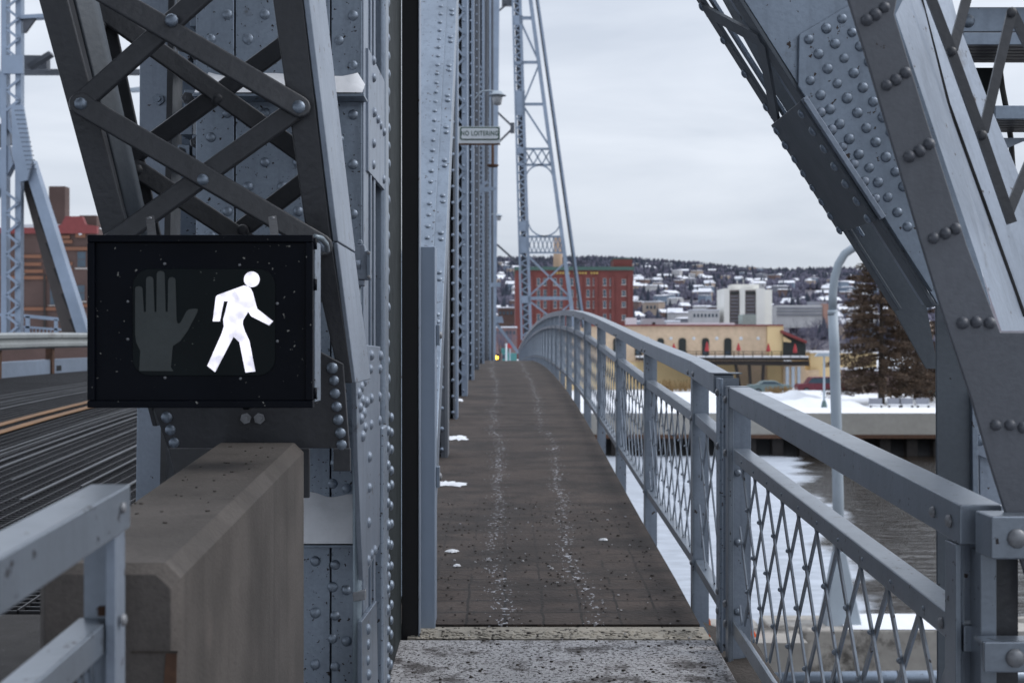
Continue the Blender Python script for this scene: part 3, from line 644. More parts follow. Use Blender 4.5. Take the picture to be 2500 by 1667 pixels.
for k in range(5):
    d1 = 2.12-.13*k
    for s in (-1, 1): MB().bar((-.625+.006*s, d1, nz_(d1, -.47)), (-.625+.006*s, d1+s*.16, nz_(d1, -.95)), .012, .005, (1,0,0)).build('lattice_bar', STEEL_R, NR)

def nearer(root, k):
    """bring a small assembly closer to where it stands, keeping its own proportions"""
    for o in [root]+list(root.children):
        if o.type == 'EMPTY': continue
        if o.data.users > 1:
            w = o.location+W[root.name]; o.location = Vector((w.x*k, w.y*k, CZ+(w.z-CZ)*k))-W[root.name]; o.scale = o.scale*k
        else:
            for v in o.data.vertices: v.co = (v.co.x*k, v.co.y*k, CZ+(v.co.z-CZ)*k)
nearer(PWo, .8); nearer(NR, .8)
# ------------------------------------------------------------------ right hand railings
def lattice(TH, X, k0, step, zt, zb, dmin, dmax, solo=True, mbj=None, w=.017):
    d = k0
    while d < dmax+2*step:
        for s in (-1, 1):
            e = d+s*2*step
            a, b2 = (d, zt(d)), (e, zb(e))
            lo, hi = dmin, dmax
            def clip(p, q):
                if p[0] < lo: t = (lo-p[0])/(q[0]-p[0]); p = (lo, p[1]+t*(q[1]-p[1]))
                if p[0] > hi: t = (hi-p[0])/(q[0]-p[0]); p = (hi, p[1]+t*(q[1]-p[1]))
                return p
            if max(a[0], b2[0]) <= lo or min(a[0], b2[0]) >= hi: continue
            a2, b3 = clip(a, b2), clip(b2, a)
            if abs(a2[0]-b3[0]) < .02: continue
            p, q = Vector((X+.005*s, a2[0], a2[1])), Vector((X+.005*s, b3[0], b3[1]))
            if solo: MB().bar(p, q, w, .006, (1,0,0)).build('lattice_bar', STEEL_R, TH)
            else: mbj.bar(p, q, w, .006, (1,0,0))
        d += step
RX = .8826+.035
SR = thing('span_handrail', 'long curving grey walkway handrail with crossed lattice bars over the lift span', 'handrail', (RX, 6.1, prof(6.1)))
posts = [6.71+2.29*i for i in range(39)]
H = 1.1
def railpanel(d0, d1, first=False):
    for nm, off, w, h in (('top_rail', H-.04, .085, .08), ('mid_rail', H-.27, .055, .05), ('bottom_rail', .145, .05, .045)):
        g = .0 if nm == 'top_rail' else .028
        o = MB().beam((RX, d0+g, prof(d0)+off), (RX, d1-g, prof(d1)+off), w, h).build(nm, STEEL_R, SR, bevel=.004 if d0 < 14 else 0)
railpanel(5.97, posts[0], True)
MB().box(RX-.044, RX+.075, 5.95, 6.06, prof(6)+H+.001, prof(6)+H+.006).build('end_plate', STEEL_R, SR)
MB().box(RX-.035, RX+.035, 5.975, 6.02, prof(6)+H-.075, prof(6)+H-.03).build('rusty_rail_end', RUST, SR)
for i, d in enumerate(posts):
    z = prof(d)
    if i+1 < len(posts): railpanel(d, posts[i+1])
    m = MB(); m.box(RX-.038, RX-.028, d-.03, d+.03, z-.25, z+H-.081); m.box(RX-.0275, RX+.045, d+.006, d+.014, z-.25, z+H-.081, 1); m.build('post', [STEEL_R, STEEL_L], SR)
    if i < 6:
        rivets(SR, [(RX-.043, d-.1, z+H-.06), (RX-.043, d+.09, z+H-.055), (RX-.039, d, z+H-.27), (RX-.039, d, z+.15)], (-1,0,0), .013, BOLT)
def zt(d): return prof(d)+H-.297
def zb(d): return prof(d)+.17
lattice(SR, RX, 6.2, .265, zt, zb, 6.02, posts[0]-.03)
for i in range(9): lattice(SR, RX, posts[i]+.05, .265, zt, zb, posts[i]+.03, posts[i+1]-.03)
far_l = MB()
for i in range(9, len(posts)-1): lattice(SR, RX, posts[i]+.05, .265, zt, zb, posts[i]+.03, posts[i+1]-.03, False, far_l, .02)
o = far_l.build('far_lattice', STEEL_R, SR); o['kind'] = 'stuff'
q = []
for i in range(0, 3):
    for j in range(17):
        d = (posts[i]+.05+.1325*j); 
        for k in (1, 2, 3): q.append((RX-.0105, d+(.1325/2 if k == 2 else 0)*0, zt(d)+(zb(d)-zt(d))*k/4)) if (j+k) % 2 == 0 else None
rivets(SR, [p for p in q if p], (-1,0,0), .0075, STEEL_R, 'lattice_rivet', cone=True)

# approach railing on the right, closer to the viewer
AX = .94
AR = thing('approach_handrail', 'near sloping grey handrail with crossed lattice bars ending in a bolted corner', 'handrail', (AX, 5.8, CZ-1.27))
def at_(d, z): return CZ+z-.05*(5.7-d)
def sb2(x0, x1, d0, d1, z0, z1): return slopebox(x0, x1, d0, d1, z0, z1, .05, 5.7)
DB = 2.80
sb2(AX-.042, AX+.043, DB+.01, 5.70, -.252, -.172).build('top_rail', STEEL_R, AR, bevel=.004)
MB().box(AX-.043, AX+.042, 5.705, 5.80, CZ-.176, CZ-.170).build('rail_tongue', STEEL_R, AR)
sb2(AX-.028, AX+.034, DB+.03, 5.68, -.47, -.415).build('mid_rail', STEEL_R, AR, bevel=.004)
sb2(AX-.03, AX-.018, DB, 5.70, -1.165, -1.105).build('bottom_rail', STEEL_R, AR, bevel=.002)
sb2(AX-.017, AX+.02, DB, 5.70, -1.165, -1.157).build('bottom_rail_foot', STEEL_R, AR)
# posts at both ends
def apost(d, z0, z1, nm='post'):
    m = MB(); m.box(AX-.045, AX-.033, d-.035, d+.035, z0, z1); m.box(AX-.0325, AX+.055, d+.012, d+.022, z0, z1, 1); m.box(AX-.0325, AX-.02, d-.012, d+.011, z0, z1)
    return m.build(nm, [STEEL_R, STEEL_L], AR, bevel=.002)
apost(5.74, CZ-1.45, CZ-.178)
MB().box(AX-.06, AX-.046, 5.83, 5.93, CZ-1.40, CZ-.14).build('joint_post', STEEL_S, AR, bevel=.003)
MB().box(AX-.0455, AX-.03, 5.86, 5.89, CZ-1.40, CZ-.15).build('joint_post_rib', STEEL_R, AR)
MB().box(AX-.058, AX+.03, 5.90, 5.912, CZ-.20, CZ-.141).build('joint_cap', STEEL_R, AR)
rivets(AR, [(AX-.047, 5.76, CZ+z) for z in (-.225, -.44, -1.05, -1.13)]+[(AX-.061, 5.88, CZ+z) for z in (-.2, -.42, -1.02, -1.1)], (-1,0,0), .016, BOLT)
rivets(AR, [(AX+.0, 5.745, CZ+z) for z in (-.52, -.80, -1.08)], (0,-1,0), .016, STEEL_R)
zB = at_(DB, 0)
apost(2.86, CZ-1.6, at_(2.86, -.255), 'corner_post')
MB().box(AX-.012, AX+.02, 2.775, 2.84, CZ-1.6, at_(2.8, -.26)).build('corner_post_rib', STEEL_R, AR, bevel=.003)
MB().box(AX+.021, AX+.07, 2.80, 2.812, CZ-1.6, at_(2.8, -.26)).build('corner_post_web', STEEL_D, AR)
# short return to the right
zt_ = at_(2.7, -.172)
MB().box(AX-.02, AX+.40, 2.69, 2.785, zt_-.085, zt_-.003).build('return_top_rail', STEEL_R, AR, bevel=.004)
zm_ = at_(2.7, -.415)
MB().box(AX-.03, AX+.40, 2.70, 2.712, zm_-.058, zm_).build('return_mid_rail', STEEL_R, AR, bevel=.003)
MB().box(AX-.03, AX+.40, 2.713, 2.76, zm_-.006, zm_).build('return_mid_flange', STEEL_R, AR)
rivets(AR, [(AX+.028, 2.689, zt_-.045), (AX+.028, 2.699, zm_-.03), (AX+.115, 2.699, zm_-.03)], (0,-1,0), .019, BOLT)
rivets(AR, [(AX+.07, 2.699, zm_-.03)], (0,-1,0), .009, BOLT)
rivets(AR, [(AX-.043, d, at_(d, -.215)) for d in (2.87, 2.98)]+[(AX-.029, d, at_(d, -.445)) for d in (2.86, 2.97)], (-1,0,0), .013, BOLT)
azt = lambda d: at_(d, -.472); azb = lambda d: at_(d, -1.10)
lattice(AR, AX, 2.96-.265*2, .265, azt, azb, 2.92, 5.66, w=.02)
q = []
for j in range(42):
    d = 2.96+.1325*j*.5
    for k in (1, 2, 3):
        dd = 2.96+.265*(j//3)+(.1325 if k % 2 else 0)
        if j % 3 == k-1 and dd < 5.6: q.append((AX-.0085, dd, azt(dd)+(azb(dd)-azt(dd))*k/4))
rivets(AR, q, (-1,0,0), .009, STEEL_R, 'lattice_rivet', cone=True)
d = 3.1; q = []
while d < 5.6: q.append((AX-.028, d, at_(d, -.445))); d += .1325*2
rivets(AR, q, (-1,0,0), .006, STEEL_R)

#PART3
# ------------------------------------------------------------------ right hand portal: diagonal, vertical post, near leg, stair
def poly3(mb, pts, ext, mi=0): return mb.prism([P(*p) for p in pts], ext, mi)
PD = thing('portal_diagonal', 'inclined riveted box member with a studded gusset plate on the open water side', 'girder', P(2330, 900, 4.4))
D1 = 4.35; xC = lambda y: 1949+.634*(y-210)
plate(MB(), [(xC(-120), -120), (2180, -120), (2420, 745), (2290, 745)], D1, .014).build('front_web', STEEL, PD, bevel=.003)
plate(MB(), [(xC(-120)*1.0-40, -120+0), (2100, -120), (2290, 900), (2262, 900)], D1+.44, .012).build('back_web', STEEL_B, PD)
dn = Vector((-.845, 0, -.535)); 
def under(y0, y1, d0, d1, off, th, name, m, bev=.002):
    a, b2 = P(xC(y0), y0, D1), P(xC(y1), y1, D1)
    e0, e1 = Vector((0, d0-D1, 0)), Vector((0, d1-D1, 0)); t = dn*th; o = dn*off
    return MB().hexa([a+o+e0, a+o+e1, a+o+t+e1, a+o+t+e0], [b2+o+e0, b2+o+e1, b2+o+t+e1, b2+o+t+e0]).build(name, m, PD, bevel=bev)
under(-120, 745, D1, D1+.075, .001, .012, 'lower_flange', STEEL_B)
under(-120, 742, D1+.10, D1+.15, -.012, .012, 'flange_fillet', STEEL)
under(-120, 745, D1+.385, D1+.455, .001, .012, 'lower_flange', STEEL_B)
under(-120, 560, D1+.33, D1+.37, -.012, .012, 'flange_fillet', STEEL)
under(239, 530, D1-.004, D1+.462, .0135, .012, 'cover_plate', STEEL_B, .003)
ys = list(range(60, 760, 47))
rivets(PD, [P(xC(y), y, D1)+dn*.0135+Vector((0,.43,0)) for y in range(-70, 240, 90)], dn, .0165, STEEL)
rivets(PD, [P(xC(y), y, D1)+dn*.0255+Vector((0,.43,0)) for y in range(258, 530, 38)]+[P(xC(y), y, D1)+dn*.0255+Vector((0,.045,0)) for y in range(262, 530, 43)], dn, .0165, STEEL)
for k in range(2):
    y = -60+k*150
    a = P(xC(y), y, D1)+dn*.014+Vector((0,.03 if k % 2 else .42,0)); b2 = P(xC(y+150), y+150, D1)+dn*.014+Vector((0,.42 if k % 2 else .03,0))
    MB().bar(a, b2, .05, .010, dn).build('underside_lacing', STEEL_B, PD)
plate(MB(), [(1951, 84), (2071, 13), (2140, -30), (2330, 640), (2275, 712), (2153, 522), (1949, 210)], D1-.019, .018).build('gusset_plate', STEEL, PD, bevel=.003)
GR = [(930,120),(830,183),(718,253),(993,208),(885,280),(780,345),(943,373),(838,440),(728,515),(1005,467),(900,535),(793,608),(1063,560),(962,628),(853,698),(1128,650),(1028,720),(915,792),(1190,750),(1085,818),(975,888),(1145,908),(1037,985),(1210,1003),(1103,1072),(1270,1097),(1160,1165),(1322,1190),(1223,1260),(1283,1355),(1348,1447),(1045,297),(1100,395),(1240,845)]
rivets(PD, [P(1700+x*.3826, y*.3826, D1-.019) for x, y in GR], (0,-1,0), .0163, STEEL)
b = MB()
for i in range(7):      # thin laminated edge of the corner angle
    pass
a0, a1 = P(1962, 239, D1-.02), P(2155, 533, D1-.02)
MB().bar(a0, a1, .016, .03, (0,-1,0)).build('corner_edge', STEEL_L, PD, bevel=.002)
rivets(PD, [P(xC(y)+14, y, D1-.019) for y in range(275, 520, 42)], (0,-1,0), .0165, STEEL_L)

VP_ = thing('portal_post', 'dark vertical steel post under the inclined girder beside the railing corner', 'post', P(2330, 1750, 4.4))
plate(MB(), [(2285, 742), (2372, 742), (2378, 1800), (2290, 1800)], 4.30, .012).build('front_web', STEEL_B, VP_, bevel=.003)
plate(MB(), [(2373, 950), (2388, 950), (2394, 1800), (2379, 1800)], 4.28, .03).build('edge_angle', STEEL, VP_, bevel=.003)
plate(MB(), [(2390, 930), (2470, 930), (2474, 1800), (2396, 1800)], 4.34, .012).build('outer_web', STEEL_L, VP_, bevel=.003)
plate(MB(), [(2376, 1000), (2420, 1050), (2432, 1130), (2376, 1105)], 4.30, .012).build('clip_plate', STEEL_L, VP_, bevel=.002)
rivets(VP_, [P(2393, 1074, 4.30), P(2405, 1640, 4.34), P(2320, 780, 4.30)], (0,-1,0), .017, STEEL)

ND = 2.75
NL = thing('portal_strut', 'near blurred leaning steel portal strut with rivets in rows of three', 'strut', P(2600, 1600, 2.75))
plate(MB(), [(2052, -60), (2200, -60), (2184, 36), (2262, 290), (2362, 600), (2443, 811), (2600, 811), (2640, 1700), (2580, 1700), (2500, 1392), (2452, 1242), (2414, 1122), (2373, 977), (2352, 915), (2298, 753), (2251, 600), (2193, 402), (2121, 161)], lambda y: ND-.00012*(800-y)*0, .012).build('front_plate', mat('leg_paint', (.115, .124, .145), .42, .15, 3, .12, 60, chips=(.04, .03, .028), chip_amt=.0, chip_scale=26, streak=.3, bump=.1), NL, bevel=.003)
LP = MATS['leg_paint']
sl = []
for x, y in ((1088,130),(1143,95),(1200,48),(1215,545),(1275,510),(1335,465),(1360,1000),(1425,965),(1485,920),(1515,1520),(1590,1490),(1655,1460)): sl.append((1700+x*.3826, y*.3826))
for x, y in ((1085,695),(1165,690),(1245,695),(1280,1295),(1365,1295),(1440,1310)): sl.append((1900+x*.4147, 500+y*.4147))
rivets(NL, [P(x, y, ND) for x, y in sl], (0,-1,0), .0125, LP, cone=True)
poly3(MB(), [(2186,36,2.765),(2234,-60,3.0),(2258,70,3.0),(2316,255,3.0),(2405,500,3.0),(2502,772,3.0),(2510,808,2.99),(2445,808,2.765)], (.004,.008,.004)).build('angle_face', STEEL_L, NL, bevel=.002)
poly3(MB(), [(2205,-60,3.02),(2310,-60,3.2),(2317,0,3.2),(2409,242,3.2),(2560,610,3.2),(2560,900,3.05),(2488,772,3.02),(2390,497,3.02),(2243,70,3.02)], (.004,.008,.004)).build('angle_face', STEEL_L, NL, bevel=.002)
for a, b2 in (((2234,-60,2.985),(2316,255,2.985)),((2316,255,2.985),(2405,500,2.985)),((2405,500,2.985),(2502,772,2.985))): MB().bar(P(*a), P(*b2), .0055, .006, (0,-1,0)).build('angle_seam', BLACK, NL)
for pts in (((2255,-50,2.9),(2323,128,2.9),(2397,332,2.9),(2470,545,2.9)),):
    for a, b2 in zip(pts[:-1], pts[1:]): MB().bar(P(*a), P(*b2), .020, .008, (0,-1,0)).build('lacing_bar', STEEL_D, NL)
for a, b2 in (((2367,-30,2.93),(2326,122,2.9)),((2470,30,2.93),(2401,322,2.9)),((2470,30,2.94),(2530,150,2.94)),((2520,380,2.93),(2462,520,2.9))):
    MB().bar(P(*a), P(*b2), .020, .008, (0,-1,0)).build('lacing_bar', STEEL_D, NL)
rivets(NL, [P(2324,126,2.89), P(2398,330,2.89), P(2470,30,2.92)], (0,-1,0), .010, STEEL_D)
plate(MB(), [(2440, 815), (2560, 815), (2560, 930), (2470, 930)], 2.95, .02).build('rusty_splice', RUST, NL)

ST = thing('service_stair', 'grey steel stair treads rising behind the laced leg', 'stair', P(2520, 500, 3.6))
for (xa, y0, ym, yb, d) in ((2352, 80, 110, 166, 3.7), (2430, 258, 291, 337, 3.62), (2335, -90, -62, 14, 3.8)):
    tr = MB(); a = P(xa, ym, d); b2 = P(2700, y0, d)
    MB().box(a.x, b2.x, d, d+.012, a.z, b2.z).build('tread_front', STEEL, ST, bevel=.002)
    dep = .25
    for i in range(6): MB().box(a.x+.02, b2.x, d+.014+i*.042, d+.014+i*.042+.032, a.z+.004, a.z+.018).build('tread_bar', STEEL_D, ST)
plate(MB(), [(2345, 18), (2560, 18), (2560, 78), (2348, 78)], 3.95, .02).build('riser_plate', STEEL, ST, bevel=.002)
rivets(ST, [P(2363, 52, 3.95)], (0,-1,0), .02, STEEL)
plate(MB(), [(2375, 166), (2427, 166), (2430, 345), (2400, 260)], 3.95, .01).build('stringer', STEEL_W, ST)
plate(MB(), [(2435, 337), (2560, 337), (2500, 345), (2450, 366)], 3.8, .01).build('stringer', STEEL_L, ST)
CB = MB().tube([P(2440,160,3.9), P(2447,215,3.9), P(2456,262,3.9), P(2468,340,3.9), P(2474,430,3.9), P(2470,480,3.9)], .008, 8).build('hanging_cable', CABLE, smooth=True)
tag(CB, 'thin black cable hanging beside the stair treads', 'cable')
# tower overhead beam (holds the portal together above the picture)
OH = thing('portal_beam', 'grey overhead portal beam across the walkway between the legs', 'beam', (0, 4.6, CZ+3.2))
MB().box(-1.4, 2.6, 4.4, 4.9, CZ+3.2, CZ+3.9).build('beam_web', STEEL_D, OH)

SHB = thing('overhead_shade_block', 'unseen grey block added above the approach to shade the near steel', 'shade block', (-4.4, -3, CZ+3.4))  # added block out of view; sized and placed to shade the near steelwork
MB().box(-9.5, .55, -9, 3.2, CZ+3.4, CZ+9).build('shade_block', STEEL_D, SHB)
for x in (-9.3, .35): MB().box(x-.2, x+.2, -9.6, -9.1, CZ-1.6, CZ+30).build('shade_block_leg', STEEL_D, SHB)

# ------------------------------------------------------------------ lift span truss on the left of the walkway
SE = thing('truss_end_post', 'inclined light grey riveted end post of the span truss rising away over the walkway', 'girder', (-.47, 6.5, CZ-1.2))
def ez(d): return CZ+d-7.72
q0 = [(-.60,6.55,ez(6.55)),(-.345,6.55,ez(6.55)),(-.345,6.85,ez(6.55)-.02),(-.60,6.85,ez(6.55)-.02)]
q1 = [(x,y+8.5,z+8.5) for x,y,z in q0]
MB().hexa(q0, q1).build('top_plate', STEEL, SE, bevel=.004)
MB().hexa([(x*1.0+(.0 if x < -.5 else -.07), y-.010, z+.010) for x,y,z in q0[:2]]+[(x+(.0 if x < -.5 else -.07), y, z) for x,y,z in q0[2:]], [(x*1.0+(.0 if x < -.5 else -.07), y-.010, z+.010) for x,y,z in q1[:2]]+[(x+(.0 if x < -.5 else -.07), y, z) for x,y,z in q1[2:]]).build('cover_strip', STEEL, SE, bevel=.003)
nn = (0,-.707,.707); q = []; d = 7.0
while d < 12.5: q.append((-.455, d-.010, ez(d)+.010)); d += .074
rivets(SE, q, nn, .0165, STEEL)
q = []; d = 7.6
while d < 12.5: q += [(-.375, d, ez(d)), (-.378, d+.04, ez(d+.04))]; d += .245
rivets(SE, q, nn, .0185, STEEL)

def truss_vertical(i, d, xr, wd, lab, lacing, tone=0, ztop=20):
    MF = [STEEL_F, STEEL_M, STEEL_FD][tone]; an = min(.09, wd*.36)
    zb_ = prof(d)-.3
    TV = thing('truss_vertical', lab, 'column', (xr-wd/2, d, zb_), 'truss verticals beside the walkway')
    t = .022
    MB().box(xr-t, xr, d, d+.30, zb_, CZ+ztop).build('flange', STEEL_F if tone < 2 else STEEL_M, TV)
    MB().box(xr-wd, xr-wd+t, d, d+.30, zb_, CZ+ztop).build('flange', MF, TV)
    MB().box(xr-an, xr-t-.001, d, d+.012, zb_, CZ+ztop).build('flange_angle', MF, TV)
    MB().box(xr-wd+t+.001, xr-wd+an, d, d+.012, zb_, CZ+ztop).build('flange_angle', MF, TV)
    topv = min(ztop, (PY+30)*d/F)
    if lacing:
        z = zb_+.4; s = 1; n = 0
        while z < CZ+topv and n < 60:
            MB().bar((xr-wd/2-s*(wd/2-.03), d-.006, z), (xr-wd/2+s*(wd/2-.03), d-.006, z+.22*max(.5, wd/.3)), .03, .010, (0,-1,0)).build('lacing_bar', STEEL_F, TV)
            z += .22*max(.5, wd/.3); s = -s; n += 1
    else:
        pass
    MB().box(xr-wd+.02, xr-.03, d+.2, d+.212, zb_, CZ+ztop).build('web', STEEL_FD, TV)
    if d < 40:
        q = []; z = zb_+.2
        while z < CZ+topv and len(q) < 55: q.append((xr-.05, d-.0005, z)); z += .17
        rivets(TV, q, (0,-1,0), .018, STEEL_F)
tv = [(11.8,-.475,.16,0,2),(15.0,-.50,.13,0,1),(18.3,-.485,.20,1,0),(22.5,-.492,.12,0,0),(27.5,-.499,.40,0,2),(34,-.495,.16,1,0),(43,-.51,.45,0,2),(57,-.56,.22,1,0),(80,-.62,.6,0,1)]  # last value alternates tones to paint in shaded gaps between lit uprights
ordn = ['first','second','third','fourth','fifth','sixth','seventh','eighth','ninth']
for i, (d, xr, wd, lc, tone) in enumerate(tv):
    truss_vertical(i, d, xr, wd, '%s grey truss upright past the inclined riveted end post%s' % (ordn[i], ', with zigzag lacing' if lc else ''), lc, tone)
CD = thing('truss_chord', 'heavy grey bottom chord running beside the walkway behind the uprights', 'girder', (-1.1, 8, prof(8)))
ribbon(MB(), -1.28, -1.0, 8, 100, .55, .5, 40).build('chord_web', STEEL_F, CD)
for d in (20.5, 25.2, 31, 39):
    MB().bar((-1.1, d-2.2, prof(d)+.3), (-1.1, d+2.2, prof(d)+8), .2, .15, (1,0,0)).build('web_diagonal', STEEL_FD, CD)
# sign, lamps, bracket
SN = thing('loitering_sign', 'white rectangular sign reading NO LOITERING on the truss', 'sign', P(1170, 350, 17.6))
DS = 17.6
plate(MB(), [(1116, 309), (1221, 309), (1221, 350), (1116, 350)], DS+.012, .015).build('backing_board', SIGNW, SN)
plate(MB(), [(1118, 350.5), (1221, 350.5), (1221, 354), (1118, 354)], DS+.012, .03).build('rusty_bracket', RUST, SN)
plate(MB(), rrect(1123, 310.5, 1219.5, 342, 5, 4), DS+.006, .005).build('border', SIGNG, SN)
plate(MB(), rrect(1126, 313.3, 1216.5, 339.2, 4, 4), DS+.002, .0035).build('sign_face', SIGNW, SN)
def lettering(text, size, sx, loc, m, parent, extrude=.0008, off=.0012, space=1.12):
    cu = bpy.data.curves.new('lettering', 'FONT'); cu.body = text; cu.align_x = 'CENTER'; cu.align_y = 'CENTER'; cu.size = size; cu.extrude = extrude; cu.space_character = space; cu.offset = off
    tmp = bpy.data.objects.new('tmp', cu); col.objects.link(tmp); bpy.context.view_layer.update()
    me = bpy.data.meshes.new_from_object(tmp.evaluated_get(bpy.context.evaluated_depsgraph_get())); bpy.data.objects.remove(tmp)
    me.name = 'lettering'; me.materials.clear(); me.materials.append(m)
    o = bpy.data.objects.new('lettering', me); col.objects.link(o); o.parent = parent; o.rotation_euler = (R(90), 0, 0); o.scale = (sx, 1, 1)
    o.location = Vector(loc)-W[parent.name]; return o
lettering('NO LOITERING', .083, .74, P(1171, 326.3, DS)+Vector((0, .0005, 0)), SIGNG, SN)
def lampthing(x, y, d, s, lab, arm):
    L_ = thing('walkway_lamp', lab, 'lamp', P(x, y+20, d), 'lamps over the walkway')
    c = P(x, y, d)
    MB().lathe(c, [(.03*s,.09*s),(.09*s,.075*s),(.15*s,.01*s),(.20*s,-.02*s),(.10*s,-.03*s)][::-1], 18).build('lamp_hood', POLE, L_, smooth=True)
    MB().lathe(c+Vector((0,0,-.031*s)), [(.06*s,-.19*s),(.085*s,-.18*s),(.11*s,-.05*s),(.11*s,0)], 16).build('lamp_globe', GLASSW, L_, smooth=True)
    MB().tube([c+Vector((-.02*s,0,.07*s)), c+Vector((-.2*s,0,.09*s)), c+Vector((-.34*s,.0,.07*s)), c+Vector((arm,.0,-.15*s))], .018*s, 8).build('lamp_arm', POLE, L_, smooth=True)
lampthing(1214, 232, 24, .78, 'bell shaped walkway lamp above the white sign', -.42)
lampthing(1218, 527, 60, .9, 'small distant walkway lamp below the triangular bracket', -.9)
BR = thing('truss_bracket', 'triangular steel bracket with small rusty disc projecting from the truss', 'bracket', P(1150, 475, 29))
plate(MB(), [(1139, 457), (1211, 457), (1213, 462), (1150, 477), (1139, 478)], 29, .05).build('bracket_plate', STEEL_F, BR)
MB().bar(P(1141, 430, 29), P(1158, 455, 29), .04, .04).build('bracket_brace', STEEL_FD, BR)
MB().lathe(P(1203, 408, 31), [(.10,0),(.13,.03),(.13,.05),(.05,.06)], 16).build('rusty_disc', RUST, BR)
MB().cyl(P(1203, 350, 31), P(1203, 406, 31), .03, None, 8).build('hanger_rod', RUST, BR)
plate(MB(), [(1140, 473), (1190, 440), (1192, 446), (1142, 479)], 29.2, .03).build('bracket_tie', STEEL_F, BR)
BP = thing('truss_box', 'small grey junction box on a distant truss upright', 'box', P(1205, 705, 62))
plate(MB(), [(1185, 690), (1222, 690), (1222, 700), (1185, 700)], 62, .3).build('box_body', STEEL_F, BP)
plate(MB(), [(1192, 701), (1198, 701), (1198, 712), (1192, 712)], 62.1, .1).build('box_arm', STEEL_F, BP)

# ------------------------------------------------------------------ far tower across the canal
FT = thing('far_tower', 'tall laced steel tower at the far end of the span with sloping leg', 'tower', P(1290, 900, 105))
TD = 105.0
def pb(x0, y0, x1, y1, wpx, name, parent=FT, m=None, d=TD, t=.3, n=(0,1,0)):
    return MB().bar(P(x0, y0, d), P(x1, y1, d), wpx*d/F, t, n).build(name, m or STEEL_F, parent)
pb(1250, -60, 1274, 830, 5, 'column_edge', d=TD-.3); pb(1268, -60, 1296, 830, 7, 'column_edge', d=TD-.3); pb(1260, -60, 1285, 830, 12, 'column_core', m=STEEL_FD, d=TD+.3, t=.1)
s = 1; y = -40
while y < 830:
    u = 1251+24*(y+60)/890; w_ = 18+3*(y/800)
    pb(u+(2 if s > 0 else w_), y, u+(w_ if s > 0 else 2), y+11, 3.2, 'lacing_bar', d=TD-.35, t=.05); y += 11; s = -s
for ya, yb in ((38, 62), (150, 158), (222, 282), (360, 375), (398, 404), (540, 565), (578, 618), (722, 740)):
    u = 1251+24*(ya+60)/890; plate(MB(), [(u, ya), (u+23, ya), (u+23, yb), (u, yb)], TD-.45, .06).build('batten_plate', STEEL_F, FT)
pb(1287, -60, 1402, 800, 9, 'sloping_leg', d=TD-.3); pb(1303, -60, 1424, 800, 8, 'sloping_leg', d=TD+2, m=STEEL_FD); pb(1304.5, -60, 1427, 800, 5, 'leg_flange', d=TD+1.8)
def lx(y): return 1287+115*(y+60)/860
def cx(y): return 1268+28*(y+60)/890
for y, w_ in ((45, 7), (153, 6), (255, 6), (364, 5), (403, 5), (578, 5), (617, 4), (728, 8)): pb(cx(y), y, lx(y), y, w_, 'cross_strut')
for ya, yb, fl in ((55,150,0),(158,252,1),(260,360,0),(625,725,0),(735,820,0)):
    pb(cx(ya), ya, lx(yb), yb, 4, 'diagonal') if not fl else pb(lx(ya), ya, cx(yb), yb, 4, 'diagonal')
pb(lx(640), 640, cx(722), 722, 4, 'diagonal'); pb(lx(740), 740, cx(830), 830, 4, 'diagonal')
for k in range(3):
    xa = cx(364)+k*(lx(364)-cx(364))/3; xb = xa+(lx(364)-cx(364))/3
    pb(xa, 366, xb, 402, 3, 'lattice'); pb(xb, 366, xa, 402, 3, 'lattice')
for k in range(8):
    xa = cx(580)+k*(lx(580)-cx(580))/8; xb = xa+(lx(580)-cx(580))/8
    pb(xa, 580, xb, 616, 2.2, 'lattice'); pb(xb, 580, xa, 616, 2.2, 'lattice')
def arch(y0, h, up):
    n = 12; xs0 = cx(y0)+1; xs1 = lx(y0+(h if up else -h)*.5)-1; pr = None
    for i in range(n+1):
        a = math.pi*i/n; x = (xs0+xs1)/2-(xs1-xs0)/2*math.cos(a); y = y0+h-h*math.sin(a) if up else y0-h+h*math.sin(a)
        if pr: pb(pr[0], pr[1], x, y, 3, 'arch')
        pr = (x, y)
arch(404, 34, True); arch(577, 40, False)
pb(1215, 275, 1254, 312, 4, 'brace', m=STEEL_FD); pb(1254, 312, 1215, 350, 4, 'brace', m=STEEL_FD); pb(1213, 597, 1263, 641, 4.5, 'brace', m=STEEL_FD)
pb(1212, 790, 1266, 862, 7, 'brace'); pb(1225, 8, 1250, 8, 16, 'brace', m=STEEL_FD); pb(1215, 30, 1236, 12, 3, 'brace', m=STEEL_FD); plate(MB(), [(1246, 300), (1256, 300), (1256, 326), (1246, 326)], TD-.5, .06).build('gusset', STEEL_FD, FT)
plate(MB(), [(1200, 772), (1226, 772), (1230, 788), (1200, 788)], TD-.5, .5).build('gusset', STEEL_F, FT)
FC = thing('far_tower_column', 'straight riveted grey column of the far tower standing beyond the truss uprights', 'column', P(1208, 890, 101))
plate(MB(), [(1194, -60), (1220, -60), (1210, 905), (1190, 905)], 101, .4).build('column_face', STEEL_F, FC)
plate(MB(), [(1183, -60), (1193, -60), (1189, 905), (1181, 905)], 101.6, .4).build('column_recess', STEEL_FD, FC)
for y in range(-40, 900, 16): pb(1196, y, 1206, y, 5, 'batten', FC, STEEL_FD, 100.95, .05)

